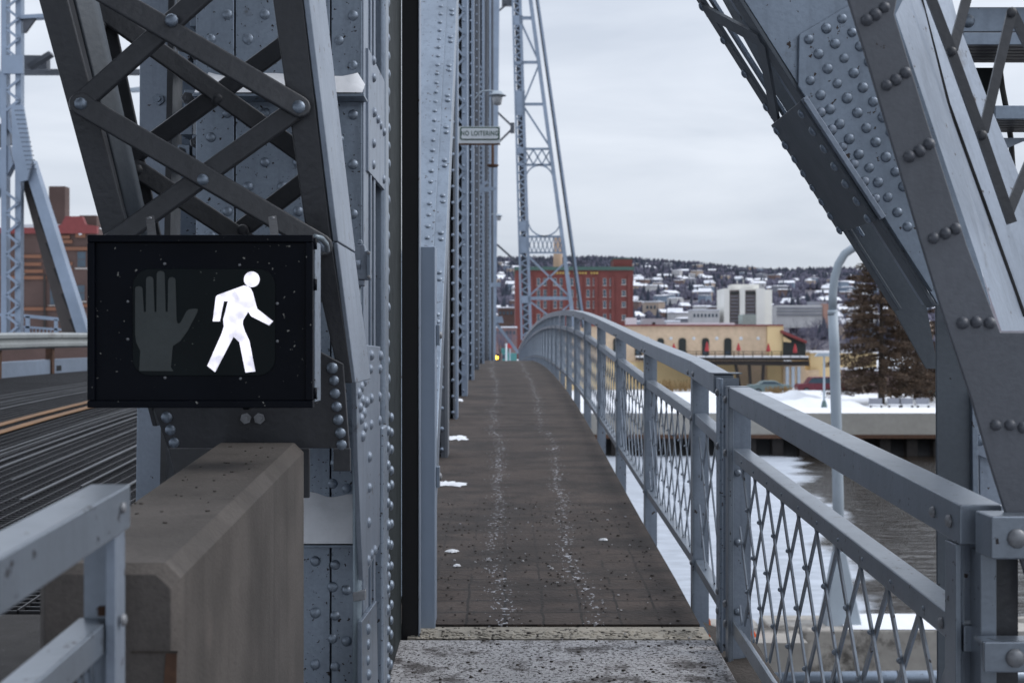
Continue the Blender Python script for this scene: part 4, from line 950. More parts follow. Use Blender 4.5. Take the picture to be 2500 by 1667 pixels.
#PART4
# ------------------------------------------------------------------ far side of the roadway
GRL = thing('guard_rail', 'pale corrugated steel guard rail on steel curb across the roadway', 'guard rail', (-9.3, 28, prof(28)))
def wbeam(x, d0, d1, n):
    pr = [(0,.70),(.05,.66),(.05,.60),(0,.56),(0,.52),(.05,.48),(.05,.42),(0,.38)]; m = MB(); ds = [d0+(d1-d0)*i/n for i in range(n+1)]
    for d in ds:
        for a, z in pr: m.v.append((x+a, d, prof(d)+z+.02))
    for i in range(n):
        for k in range(7): m.f.append((i*8+k, i*8+k+1, i*8+9+k, i*8+8+k)); m.m.append(0)
    return m
wbeam(-9.3, 16, 70, 30).build('corrugated_beam', mat('guard_rail_steel', (.34, .36, .36), .5, .15, .6, .1, 9, patch=(.10,.075,.06), patch_amt=.06, patch_scale=.7, metal=.3), GRL)
ribbon(MB(), -9.58, -9.36, 16, 75, .70, .03, 30).build('top_cap', STEEL_F, GRL)
for i in range(14):
    d = 17+3.1*i; MB().box(-9.5, -9.36, d, d+.15, prof(d)-.25, prof(d)+.66).build('rail_post', RUST, GRL)
ribbon(MB(), -9.62, -9.40, 16, 75, .16, .34, 30).build('steel_curb', STEEL_F, GRL)
for d in (26.2, 29.8, 33.6): MB().box(-9.399, -9.392, d, d+.32, prof(d)-.08, prof(d)+.03).build('drain_hole', BLACK, GRL)
FL = thing('far_truss_leg', 'laced steel upright joining a riveted sloping leg across the roadway', 'tower', P(60, 820, 36))
fd = 36.0
pb(14, -60, 14, 830, 13, 'upright_edge', FL, d=fd); pb(49, -60, 47, 830, 14, 'upright_edge', FL, d=fd, t=.25)
s = 1; y = -30
while y < 820:
    if not (130 < y < 172 or 255 < y < 470): pb(15 if s > 0 else 46, y, 46 if s > 0 else 15, y+25, 6, 'lacing_bar', FL, d=fd-.2, t=.03)
    y += 25; s = -s
plate(MB(), [(6, 135), (56, 135), (56, 180), (6, 180)], fd-.25, .1).build('batten_plate', STEEL_F, FL)
plate(MB(), [(28, 255), (56, 258), (78, 390), (66, 440), (48, 445), (30, 380)], fd-.3, .1).build('gusset_plate', STEEL_F, FL)
q = [(36+5*i+.22*(y-265), y) for y in range(270, 420, 11) for i in range(5)]
rivets(FL, [P(x, y, fd-.3) for x, y in q], (0,-1,0), .018, STEEL_FD)
plate(MB(), [(-20, 150), (6, 190), (30, 330), (6, 300), (-20, 240)], fd-.1, .3).build('upper_leg', STEEL_F, FL)
plate(MB(), [(-20, 300), (22, 305), (26, 350), (-20, 360)], fd+.6, .3).build('floor_beam', STEEL_FD, FL)
plate(MB(), [(-30, 380), (20, 355), (32, 400), (-30, 520)], fd-.1, .3).build('knee_brace', STEEL_F, FL)
plate(MB(), [(56, 400), (80, 390), (214, 812), (186, 812)], fd-.1, .35).build('sloping_leg', STEEL_F, FL)
plate(MB(), [(52, 440), (66, 430), (185, 812), (152, 812)], fd+.3, .05).build('leg_side', mat('leg_side_paint', (.10, .085, .08), .7, .1, 3), FL)
for y in range(470, 800, 62): plate(MB(), [(72+.31*(y-470), y), (82+.31*(y-470), y-4), (97+.31*(y-470), y+34), (88+.31*(y-470), y+38)], fd+.28, .015).build('lightening_hole', BLACK, FL)
pb(52, 45, 140, 40, 9, 'strut', FL, d=fd); pb(52, 177, 345, 177, 11, 'strut', FL, STEEL_FD, d=fd+2); plate(MB(), [(56, 40), (88, 44), (62, 80), (56, 80)], fd-.1, .1).build('bracket_plate', STEEL_FD, FL)
plate(MB(), [(56, 135), (114, 136), (114, 168), (56, 168)], fd+1, .3).build('strut_box', STEEL_FD, FL); pb(72, 165, 126, 132, 10, 'knee', FL, STEEL_FD, d=fd+.6)
HR = thing('far_side_handrail', 'pale handrail beyond the guard rail across the roadway', 'handrail', P(100, 800, 40))
for a, b2, w_ in (((48,770),(150,780),8),((48,797),(150,805),5),((68,772),(68,812),10),((137,780),(137,812),8),((0,768),(50,770),7)): pb(a[0], a[1], b2[0], b2[1], w_, 'rail_bar', HR, d=40, t=.06)
for x in range(52, 150, 9): pb(x, 800, x, 812, 2.5, 'picket', HR, d=40.1, t=.03)
SL = thing('street_light', 'small grey road lamp head between the tower legs', 'lamp', P(325, 215, 60))
plate(MB(), [(312, 216), (342, 212), (344, 221), (316, 223)], 60, .4).build('lamp_head', POLE, SL); pb(342, 216, 420, 212, 5, 'lamp_arm', SL, POLE, d=60.2, t=.08)

# brick building on the left
def windows(parent, rects, d, frame, glass, sill=True):
    for (x0, x1, y0, y1) in rects:
        w_ = plate(MB(), [(x0, y0), (x1, y0), (x1, y1), (x0, y1)], d-.06, .05).build('window', frame, parent)
        t = max(.6, (x1-x0)*.08); ym = (y0+y1)/2
        plate(MB(), [(x0+t, y0+t), (x1-t, y0+t), (x1-t, ym-t*.4), (x0+t, ym-t*.4)], d-.075, .012).build('pane', glass, w_)
        plate(MB(), [(x0+t, ym+t*.4), (x1-t, ym+t*.4), (x1-t, y1-t), (x0+t, y1-t)], d-.07, .009).build('pane', glass, w_)
        if sill: plate(MB(), [(x0-2*t, y1), (x1+2*t, y1), (x1+2*t, y1+1.6*t), (x0-2*t, y1+1.6*t)], d-.14, .13).build('sill', TRIM, w_)
BB = thing('brown_brick_building', 'brown brick building with orange bands and tall square chimney beyond the guard rail', 'building', P(120, 880, 190))
bd = 190.0
b = MB().box(P(-400,0,bd).x, P(236,0,bd).x, bd, bd+30, GZ, P(0,556,bd).z).build('wall', BRICKD, BB)
plate(MB(), [(-100, 556), (120, 556), (150, 548), (160, 528), (200, 528), (208, 548), (236, 552), (236, 570), (-100, 570)], bd-.5, 1).build('parapet_gable', REDT, BB)
plate(MB(), [(194, 526), (236, 526), (236, 552), (194, 552)], bd+4, 3).build('rear_block', BRICKD, BB)
MB().box(P(20,0,bd).x, P(150,0,bd).x, bd+2, bd+28, P(0,556,bd).z, P(0,545,bd).z).build('snowy_roof', ROOFS, BB)
c = P(130,0,bd+20); c2 = P(169,0,bd+20)
MB().box(c.x, c2.x, bd+18, bd+20.2, P(0,560,bd+18).z, P(0,455,bd+18).z).build('chimney', BRICKD, BB)
for y, xa, xb in ((603,142,236),(622,48,100),(641,60,100),(658,60,104),(674,0,112),(750,46,140),(586,140,176),(640,160,176),(655,160,176),(742,200,236),(575,145,170)): plate(MB(), [(xa, y), (xb, y), (xb, y+8), (xa, y+8)], bd-.25, .3).build('brick_band', ORBAND, BB)
windows(BB, [(187,211,613,654),(47,59,633,668),(47,57,706,745),(187,208,695,735),(121,136,700,745)], bd, BRICKD, WINM)
ws = plate(MB(), [(184, 560), (208, 560), (208, 580), (184, 580)], bd-.3, .3).build('sign_panel', ORBAND, BB)
rivets(BB, [P(196, 569, bd-.3)], (0,-1,0), .28, SIGNW, 'wall_lamp')
pb(109, 670, 109, 800, 5, 'downpipe', BB, DKWOOD, bd-.3, .2)

# ------------------------------------------------------------------ quay across the canal
QW = thing('quay_wall', 'long pale concrete quay wall with rusty edge and dark piles over the water', 'wall', (20, 100, 0))
MB().box(-150, 250, 100.0, 102.5, CZ-6.35, CZ-4.85).build('concrete_cap', SEAWALL, QW)
MB().box(-150, 250, 99.9, 100.05, CZ-6.62, CZ-6.36).build('rust_edge', RUST, QW)
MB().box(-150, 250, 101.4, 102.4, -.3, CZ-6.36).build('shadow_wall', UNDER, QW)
for i in range(56):
    x = -40+1.9*i; MB().box(x, x+.75, 100.5, 101.38, -.3, CZ-6.63).build('pile', DKWOOD, QW)
snow_edge = MB()
for i in range(61):
    x = -150+400*i/60
    for y, z in ((99.98, -4.848), (100.6, -4.70+.12*noise.noise(Vector((x*.2,0,0)))), (103, -4.6+.2*noise.noise(Vector((x*.13,3,0)))), (106, -4.86)): snow_edge.v.append((x, y, CZ+z))
for i in range(60):
    for k in range(3): snow_edge.f.append((i*4+k, i*4+4+k, i*4+5+k, i*4+1+k)); snow_edge.m.append(0)
snow_edge.build('snow_edge', SNOW, QW, smooth=True)
# snow banks in front of the restaurant
for (x, y, d, rx, rz, lab) in ((1880, 975, 118, 5.0, 1.0, 'low white snow bank in front of the parked cars'), (1990, 985, 112, 3.8, .7, 'white snow mound by the park lamp'), (1620, 985, 113, 8, .55, 'wide trodden snow bank behind the lattice railing')):
    c = P(x, y, d); m = MB(); nx, ny = 24, 8
    for j in range(ny+1):
        for i in range(nx+1):
            u = -1+2*i/nx; v = -1+2*j/ny; h = max(0, 1-u*u)*max(0, 1-v*v)
            m.v.append((c.x+u*rx, d+v*2.2, GZ-.06+rz*(h**.6)*(1+.5*noise.noise(Vector((u*4, v*2, x))))))
    for j in range(ny):
        for i in range(nx): m.f.append((j*(nx+1)+i, j*(nx+1)+i+1, (j+1)*(nx+1)+i+1, (j+1)*(nx+1)+i)); m.m.append(0)
    tag(m.build('snow_bank', SNOW, smooth=True), lab, 'snow')

# ------------------------------------------------------------------ tan restaurant with terrace
RB = thing('tan_restaurant', 'long tan brick restaurant with yellow end and raised terrace across the canal', 'building', P(1750, 955, 150))
rd = 150.0
MB().box(P(1300,0,rd).x, P(1872,0,rd).x, rd, rd+14, GZ-.1, P(0,796,rd).z).build('wall', TANB, RB)
MB().box(P(1300,0,rd).x, P(1795,0,rd).x, rd-.35, rd-.02, GZ-.1, P(0,884,rd).z).build('yellow_base', YELW, RB)
MB().box(P(1872,0,rd).x+.02, P(1912,0,rd).x, rd-.2, rd+13.9, GZ-.1, P(0,795,rd).z).build('yellow_end', YELW, RB)
MB().box(P(1300,0,rd).x, P(1911,0,rd).x, rd-.35, rd+13.7, P(0,796,rd).z+.01, P(0,792.5,rd).z).build('red_coping', REDT, RB)
def archw(x0, x1, y0, y1):
    n = 6; pts = [(x0, y1), (x0, y0+6)]+[((x0+x1)/2-(x1-x0)/2*math.cos(math.pi*i/n), y0+6-6*math.sin(math.pi*i/n)) for i in range(1, n)]+[(x1, y0+6), (x1, y1)]
    w_ = plate(MB(), pts, rd-.12, .115).build('arched_window', WIND, RB)
    plate(MB(), [(x0+3, y1-12), (x1-4, y1-12), (x1-4, y1-3), (x0+3, y1-3)], rd-.14, .015).build('pane', WINM, w_)
for a in ((1605,1621),(1657,1675),(1714,1731),(1768,1786),(1550,1567),(1497,1514)): archw(a[0], a[1], 825, 868)
for x in (1638,1694,1750,1809,1851,1582): rivets(RB, [P(x, 826, rd)], (0,-1,0), .19, SIGNW, 'wall_lamp')
TRc = plate(MB(), [(1560, 873), (1975, 873), (1975, 880), (1560, 880)], rd-4.5, 4.1).build('terrace_deck', DKWOOD, RB)
plate(MB(), [(1560, 869), (1975, 869), (1975, 872.8), (1560, 872.8)], rd-4.4, 3.9).build('terrace_snow', SNOW, TRc)
plate(MB(), [(1690, 881), (1975, 881), (1977, 893), (1690, 890)], rd-4.3, .3).build('terrace_beam', DKWOOD, TRc)
for y in (858, 864): pb(1560, y, 1975, y, 1.0, 'terrace_rail', RB, DKWOOD, rd-4.4, .05)
for x in range(1562, 1976, 23): pb(x, 857, x, 872, 1.6, 'terrace_baluster', RB, DKWOOD, rd-4.4, .06)
for x0, x1, yb in ((1796,1806,943),(1829,1832,943),(1864,1861,943),(1700,1706,948),(1745,1752,945)): pb(x0, 890, x1, yb, 7, 'terrace_brace', RB, DKWOOD, rd-4.0, .25)
for x in (1922,1936,1950): pb(x, 895, x, 962, 7, 'porch_column', RB, POLE, rd-4.6, .3)
plate(MB(), [(1912, 812), (1967, 838), (1967, 872), (1912, 872)], rd-.5, 3).build('porch_dark', WIND, RB)
plate(MB(), [(1910, 806), (1970, 832), (1970, 838), (1910, 813)], rd-1.4, 5).build('porch_roof', REDT, RB)
plate(MB(), [(1912, 820), (1932, 832), (1930, 836), (1912, 834)], rd-.6, .1).build('porch_gable', YELW, RB)
plate(MB(), [(1912, 884), (1965, 884), (1965, 965), (1912, 965)], rd-.4, 1).build('porch_wall', TANB, RB)
MB().box(P(1600,0,rd).x, P(1605,0,rd).x, rd+2, rd+3.5, P(0,796,rd).z, P(0,786,rd).z).build('roof_vent', DKWOOD, RB)
for (x0, x1, y0, m, nm) in ((1568,1620,778,GLASSW,'roof_unit'),(1810,1842,768,mat('pale_green_panel',(.32,.40,.38),.7),'roof_unit'),(1625,1790,788,SNOW,'roof_snow'),(1530,1552,776,SNOW,'roof_dome')):
    MB().box(P(x0,0,rd+6).x, P(x1,0,rd+6).x, rd+5, rd+8, P(0,797,rd+6).z, P(0,y0,rd+6).z).build(nm, m, RB)
AN = thing('yellow_annex', 'low yellow annex with snowy flat roof beside the terrace', 'building', P(2000, 960, 152))
MB().box(P(1978,0,152).x, P(2140,0,152).x, 152, 162, GZ-.1, P(0,862,152).z).build('wall', YELW, AN)
MB().box(P(1976,0,152).x, P(2142,0,152).x, 151.7, 162.3, P(0,862,152).z+.01, P(0,857,152).z).build('snowy_roof', SNOW, AN)
plate(MB(), [(1955, 903), (2000, 903), (2000, 965), (1955, 965)], 151.5, .4).build('recess', TANB, AN)
for (x, y, h, dd) in ((1726,858,24,147),(1803,856,19,147),(1876,858,20,147),(1941,861,22,147),(1645,856,18,147)):
    U = thing('closed_umbrella', 'closed red terrace umbrella on the restaurant deck', 'umbrella', P(x, 870, dd), 'closed umbrellas on the terrace')
    c = P(x, y, dd); s_ = h*dd/F
    MB().lathe(c, [(.20,0),(.24,.12*s_),(.16,.55*s_),(.04,s_)], 8).build('canopy', REDU, U); MB().cyl(c+Vector((0,0,-.6)), c+Vector((0,0,.05)), .04, None, 6).build('pole', DKWOOD, U)

# cars in front of the restaurant
def car(x, y, d, m, lab, Ls=4.6, hs=1.7, suv=True):
    c = P(x, y, d); z = GZ; C_ = thing('parked_car', lab, 'car', (c.x, d, z), 'cars parked at the restaurant')
    a, bw = Ls/2, .9
    pr = [(-a,.35),(-a,.85),(-a+.15,1.0),(-a+.9,1.05),(-a+1.35,hs-.05),(-a+1.8,hs),(a-.6 if suv else a-1.5,hs),(a-.25 if suv else a-.8,1.05),(a,1.0),(a,.35)]
    MB().prism([(c.x+u, d-bw, z+w_) for u, w_ in pr], (0, 2*bw, 0)).build('body', m, C_, bevel=.05)
    wp = [(-a+1.0,1.08),(-a+1.42,hs-.1),(a-.75 if suv else a-1.6,hs-.1),(a-.45 if suv else a-.95,1.08)]
    MB().prism([(c.x+u, d-bw-.015, z+w_) for u, w_ in wp], (0, .012, 0)).build('side_window', WINM, C_)
    for u in (-a+.85, a-.85):
        w_ = MB().cyl((c.x+u, d-bw-.03, z+.34), (c.x+u, d-bw+.2, z+.34), .34, None, 14).build('wheel', TYRE, C_); MB().cyl((c.x+u, d-bw-.04, z+.34), (c.x+u, d-bw-.031, z+.34), .2, None, 10).build('rim', GALV, w_)
car(2000, 950, 140, CARR, 'dark red sport utility car parked beside the yellow annex'); car(1876, 950, 137, CART, 'small teal car half hidden behind the snow bank', 4.0, 1.4, False)

# park lamp, gooseneck pole and pier in the foreground water
PL = thing('park_lamp', 'thin grey park lamp post standing in the snow before the annex', 'lamp', P(2012, 1010, 106))
MB().cyl(P(2012, 1010, 106), P(2012, 868, 106), .10, .07, 8).build('post', POLE, PL); MB().lathe(P(2012, 1010, 106), [(.32,-.2),(.32,.1),(.16,.9),(.1,1.0)], 10).build('post_base', mat('park_green', (.10,.16,.16), .6), PL)
plate(MB(), [(1990, 870), (1998, 862), (2028, 862), (2034, 870)], 105.8, .4).build('lamp_head', POLE, PL)
GP = thing('gooseneck_pole', 'tall pale blue gooseneck pole on a flared base at the pier', 'pole', P(2055, 1530, 24.6))
gpts = [P(2048,1400,24.6), P(2046,1200,24.6), P(2041,1000,24.6), P(2037,850,24.6), P(2033,760,24.6), P(2033,720,24.6), P(2037,680,24.6), P(2047,645,24.6), P(2062,620,24.6), P(2082,606,24.6), P(2110,600,24.6), P(2180,596,24.6)]
MB().tube(gpts[:5], lambda p: .10-.0028*(p.z-CZ+3.9), 16).build('pole_shaft', POLE, GP, smooth=True); MB().tube(gpts[4:], .072, 14).build('gooseneck', POLE, GP, smooth=True)
MB().cyl(P(2033,770,24.6), P(2033,757,24.6), .088, None, 16).build('collar', POLE, GP, smooth=True)
c = P(2051, 1530, 24.6); ct = P(2048, 1345, 24.6); b = MB()
MB().hexa([(c.x-.32,24.28,c.z),(c.x+.32,24.28,c.z),(c.x+.32,24.92,c.z),(c.x-.32,24.92,c.z)], [(ct.x-.10,24.5,ct.z),(ct.x+.10,24.5,ct.z),(ct.x+.10,24.7,ct.z),(ct.x-.10,24.7,ct.z)]).build('flared_base', POLE, GP, bevel=.02)
PR = thing('pier_block', 'stained pale concrete pier block carrying the gooseneck pole', 'pier', P(2090, 1640, 24.6))
c0 = P(1885, 1536, 24.0); c1 = P(2290, 1640, 24.0)
MB().box(c0.x, c1.x+.05, 24.0, 25.3, 0, c0.z).build('block', CONC2, PR, bevel=.05)
MB().box(c0.x-1.5, c0.x-.02, 24.2, 25.6, 0, c0.z-.12).build('step', CONC2, PR, bevel=.05)
b = MB(); n_ = 20
for i in range(n_+1):
    x = c0.x+(c1.x-c0.x)*(.45+.55*i/n_)
    for y, z in ((24.0,.0),(24.06,.015),(24.6,.03+.03*noise.noise(Vector((x,1,0)))),(25.3,.02)): b.v.append((x, y+.01, c0.z+z))
for i in range(n_):
    for k in range(3): b.f.append((i*4+k, i*4+4+k, i*4+5+k, i*4+1+k)); b.m.append(0)
b.build('snow_cap', SNOW, PR, smooth=True)
struct(MB().box(-3, 40, 6.6, 23.9, 0, CZ-5.75).build('pier_ground', CONC), 'dark low pier under the bridge end')
MB().box(c1.x+.06, 40, 24.0, 25.3, 0, c0.z-.03).build('block_run', CONC2, PR)
PI = thing('water_pipe', 'grey insulated pipe with black bands low along the pier', 'pipe', P(2100, 1655, 20))
MB().cyl(P(1815, 1658, 20), P(2700, 1648, 20), .10, None, 18).build('pipe_body', STEEL, PI, smooth=True)
for x in (2030, 2047, 2188, 2265): MB().cyl(P(x, 1654, 20), P(x+5, 1654, 20), .108, None, 18).build('pipe_band', BLACK, PI, smooth=True)
ON = thing('orange_netting', 'crumpled orange plastic netting lying beyond the railing foot', 'netting', P(1745, 1548, 23.5))
for (x, y, w_, h_) in ((1733, 1530, 5, 22), (1748, 1545, 12, 7), (1758, 1543, 8, 6), (1832, 1526, 4, 24), (1838, 1546, 12, 8)):
    c = P(x, y, 23.5); u = w_*23.5/F; v = h_*23.5/F; MB().hexa([(c.x-u,23.5,c.z-v),(c.x+u,23.4,c.z-v),(c.x+u,23.8,c.z-v),(c.x-u,23.9,c.z-v)], [(c.x-u*.4,23.55,c.z+v),(c.x+u*.3,23.5,c.z+v*.7),(c.x+u*.3,23.7,c.z+v*.8),(c.x-u*.5,23.8,c.z+v)]).build('netting_fold', ORNG, ON)
struct(MB().box(1.5, 4.9, 23.0, 24.2, 0, P(0,1556,23.4).z).build('pier_step', CONC2))

#PART5
# ------------------------------------------------------------------ red brick block and its neighbours
RD = thing('red_brick_block', 'big red brick warehouse with green cornice beyond the far tower', 'building', P(1400, 850, 460))
dd = 460.0
MB().box(P(1258,0,dd).x, P(1546,0,dd).x, dd, dd+40, GZ, P(0,660,dd).z).build('wall', BRICK, RD)
MB().box(P(1256,0,dd).x, P(1548,0,dd).x, dd-.8, dd+40.5, P(0,660,dd).z, P(0,651.5,dd).z).build('cornice', GREENC, RD)
MB().box(P(1499,0,dd).x, P(1545,0,dd).x, dd+2, dd+14, P(0,652,dd).z, P(0,632,dd).z).build('penthouse', BRICK, RD)
MB().box(P(1498,0,dd).x, P(1546,0,dd).x, dd+1.8, dd+14.2, P(0,632,dd).z, P(0,629.5,dd).z).build('penthouse_cap', GREENC, RD)
rects = []
for yc in (688, 716, 743, 775, 803):
    for xz in (830, 880, 957, 1005, 1085, 1135, 1210, 1260, 1337, 1388): xx = 1050+xz*.3188; rects.append((xx-4, xx+4, yc-9, yc+9))
    rects.append((1518, 1528, yc-6.5, yc+6.5))
windows(RD, rects, dd, TRIM, WINM)
for x in (1298, 1340, 1378, 1418, 1455, 1496, 1536): plate(MB(), [(x-4, 674), (x+4, 674), (x+4, 830), (x-4, 830)], dd-.5, .45).build('pier', BRICK, RD)
for k in range(16):
    x = 1352+6.9*k
    if k in (6, 12): continue
    plate(MB(), [(x, 664), (x+4.5, 664), (x+4.5, 669), (x, 669)], dd-.4, .3).build('gold_letter', GOLD, RD)
SK = MB().lathe(P(1362, 660, 480), [(2.0,-20),(1.55,2),(1.45,10.4),(1.6,10.5),(1.6,11.0)], 14).build('smoke_stack', mat('tan_stack', (.52,.36,.26), .85, .08, .2)); tag(SK, 'tan brick smoke stack rising behind the red brick warehouse', 'chimney')
WT = thing('white_apartment_tower', 'white concrete apartment tower with brown window bays below the hill', 'building', P(1830, 800, 640))
wd_ = 640.0
for (x0, x1, yt, dz, m) in ((1768,1781,704,0,WTOW),(1783,1806,708,2,BROWNW),(1806.5,1819,704,0,WTOW),(1820,1846,708,2,BROWNW),(1846.5,1868,704,0,WTOW),(1869,1891,706,6,WTOW),(1796,1862,692,9,WTOW)):
    MB().box(P(x0,0,wd_).x, P(x1,0,wd_).x, wd_+dz, wd_+22, P(0,840,wd_).z, P(0,yt,wd_).z).build('wall', m, WT)
for x0, x1 in ((1784,1805),(1821,1845)):
    for k in range(9):
        y = 722+8.5*k; plate(MB(), [(x0, y), (x1, y), (x1, y+2.2), (x0, y+2.2)], wd_+1.5, .4).build('balcony_slab', HW[1], WT)
    plate(MB(), [(x0, 712), (x1, 712), (x1, 718), (x0, 718)], wd_+1.4, .4).build('top_louvre', WIND, WT)
for x in (1800, 1815, 1838, 1855): pb(x, 682, x, 693, 1.2, 'antenna', WT, WTOW, wd_+8, .4)
LBd = thing('long_grey_building', 'long grey white building with rows of windows right of the white tower', 'building', P(1960, 775, 690))
MB().box(P(1895,0,690).x, P(2008,0,690).x, 690, 706, P(0,800,690).z, P(0,745,690).z).build('wall', HW[0], LBd)
for k in range(3): plate(MB(), [(1897, 750+8*k), (2006, 750+8*k), (2006, 753.5+8*k), (1897, 753.5+8*k)], 689.4, .5).build('window_band', HW[1], LBd)
MB().box(P(2008.5,0,690).x, P(2026,0,690).x, 689, 706, P(0,800,690).z, P(0,742,690).z).build('pink_stair_tower', PINK, LBd)
MB().box(P(1985,0,690).x, P(2024,0,690).x, 694, 704, P(0,745,690).z, P(0,735,690).z).build('roof_house', HW[1], LBd)
# ------------------------------------------------------------------ hillside town
def crest(px):
    pts = [(-1500,690),(200,660),(900,645),(1216,640),(1450,638),(1549,642),(1640,650),(1710,654),(1802,664),(1851,669),(1956,667),(2026,667),(2300,672),(3600,700)]
    for a, b2 in zip(pts[:-1], pts[1:]):
        if px <= b2[0]: t = (px-a[0])/(b2[0]-a[0]); return a[1]+(b2[1]-a[1])*t
    return 700
def hz(x, d):
    px = PX+x*F/d; zc = (PY-crest(PX+x*F/2700))*2700/F
    t = min(1, max(0, (d-560)/2140)); base = -4.9
    return CZ+base+(zc-base)*(t**1.05)+7*t*noise.noise(Vector((x*.006, d*.004, 0)))*(1 if t < .97 else .4)-(8 if d > 2750 else 0)
hm = MB(); NX, NY = 90, 48
for j in range(NY+1):
    for i in range(NX+1):
        d = 560+2300*(j/NY); x = (-1.1+2.2*i/NX)*d*.62; hm.v.append((x, d, hz(x, d)))
for j in range(NY):
    for i in range(NX): hm.f.append((j*(NX+1)+i, j*(NX+1)+i+1, (j+1)*(NX+1)+i+1, (j+1)*(NX+1)+i)); hm.m.append(0)
struct(hm.build('hillside', HILLM, smooth=True), 'wooded snowy hillside behind the town')
# bare woods and conifers as one mass
random.seed(11)
wm = MB()
def spindle(x, d, z, r, h, mi, k=5):
    a0 = random.random()*6; vs = [(x, d, z)]
    for rr, zz_ in ((r, .30 if mi == 0 else .12), (r*.75, .72 if mi == 0 else .5)):
        vs += [(x+rr*random.uniform(.6,1.2)*math.cos(a0+2*math.pi*i/k), d+rr*math.sin(a0+2*math.pi*i/k), z+h*(zz_+random.uniform(-.12,.12))) for i in range(k)]
    vs.append((x+random.uniform(-.2,.2)*r, d, z+h)); n = 2*k+1
    fs = [(0,1+(i+1)%k,1+i) for i in range(k)]+[(1+i,1+(i+1)%k,1+k+(i+1)%k,1+k+i) for i in range(k)]+[(1+k+i,1+k+(i+1)%k,n) for i in range(k)]
    wm.add(vs, fs, mi)
cnt = 0
while cnt < 17000:
    t = random.random()**.75; d = 600+2140*t; px = random.uniform(1090, 2320); x = (px-PX)*d/F
    dens = .35+.65*t
    if noise.noise(Vector((x*.012, d*.008, 5))) < .25-dens*.7: continue
    con = random.random() < (.10+.35*max(0, t-.45)) and noise.noise(Vector((x*.004, d*.004, 9))) > -.25
    h = random.uniform(4, 9) if not con else random.uniform(7, 14)
    spindle(x, d, hz(x, d)-.5, h*random.uniform(.22,.42) if not con else h*.2, h, 1 if con else 0); cnt += 1
for i in range(1500):
    px = random.uniform(1090, 2320); d = random.uniform(2600, 2740); x = (px-PX)*d/F; con = random.random() < .55; h = random.uniform(6, 15)
    spindle(x, d, hz(x, d)-1, h*.25, h, 1 if con else 0)
o = wm.build('hillside_woods', [WOODH, CONIF]); tag(o, 'bare grey purple woods and dark conifers covering the hill', 'woods', kind='stuff')
# houses
hmesh = []
for wi, wmat in enumerate(HW):
    for (a, b2, h, rf) in ((5, 4, 6, 3.2), (8, 5, 5, 2.6), (6, 6, 9, .8)):
        m = MB(); m.box(-a, a, -b2, b2, -3, h)
        m.add([(-a-.5,-b2-.6,h-.05),(a+.5,-b2-.6,h-.05),(a+.5,b2+.6,h-.05),(-a-.5,b2+.6,h-.05),(-a-.3,0,h+rf),(a+.3,0,h+rf)], [(0,1,5,4),(2,3,4,5),(0,4,3),(1,2,5)], 1)
        for k in (-.5, .0, .5): m.box(a*k-.6, a*k+.6, -b2-.06, -b2-.02, 1.5, 3.4, 2)
        o = m.build('tmp_house', [wmat, ROOFS, WIND]); me = o.data; bpy.data.objects.remove(o); hmesh.append((me, ['white','grey','brown','tan','blue'][wi], ['gabled','long gabled','tall flat topped'][(len(hmesh)) % 3]))
placed = []
n = 0; tries = 0
while n < 280 and tries < 20000:
    tries += 1
    t = random.random()**1.5; d = 640+1700*t; px = random.uniform(1150, 2280); x = (px-PX)*d/F
    if 1750 < px < 2030 and d < 760: continue
    if t > .6 and random.random() < .6: continue
    if any((x-a)**2+((d-b2)*.5)**2 < 200 for a, b2 in placed): continue
    placed.append((x, d)); n += 1
    me, cn, sh = random.choice(hmesh)
    o = bpy.data.objects.new('hill_house', me); col.objects.link(o); o.location = (x, d, hz(x, d)+1.8); o.rotation_euler = (0, 0, random.uniform(-.9, .9)); s_ = random.uniform(.5, .95); o.scale = (s_, s_, s_)
    tag(o, '%s %s house with snow covered roof on the hillside' % (cn, sh), 'house', 'houses on the hillside')
# low town buildings between restaurant and hill
for (x0, x1, yt, yb, d, m, lab, nm) in ((1575,1608,738,790,800,HW[3],'pale brown box shaped building left of the white tower','town_building'),(1735,1768,750,800,760,BRICKD,'brown brick building touching the left of the white tower','town_building'),
    (1690,1756,758,800,640,HW[0],'pale building with snowy gable before the white tower','town_building'),(1550,1660,785,805,420,HW[1],'grey rooftop block behind the tan restaurant','town_building'),
    (1216,1262,752,800,520,BRICKD,'low maroon brick building left of the red warehouse','town_building'),(1205,1262,800,900,330,mat('mauve_brick',(.20,.13,.13),.85,.15,.2,.2,2),'mauve brick wall block at the end of the span','town_building')):
    B_ = thing(nm, lab, 'building', P((x0+x1)/2, yb, d))
    MB().box(P(x0,0,d).x, P(x1,0,d).x, d, d+15, GZ-2, P(0,yt,d).z).build('wall', m, B_); MB().box(P(x0-1,0,d).x, P(x1+1,0,d).x, d-.3, d+15.3, P(0,yt,d).z+.01, P(0,yt-3,d).z).build('snowy_roof', ROOFS, B_)
    k = int((x1-x0)/9)
    for i in range(k): plate(MB(), [(x0+3+9*i, yt+8), (x0+8+9*i, yt+8), (x0+8+9*i, yt+16), (x0+3+9*i, yt+16)], d-.15, .12).build('window', WINM, B_)
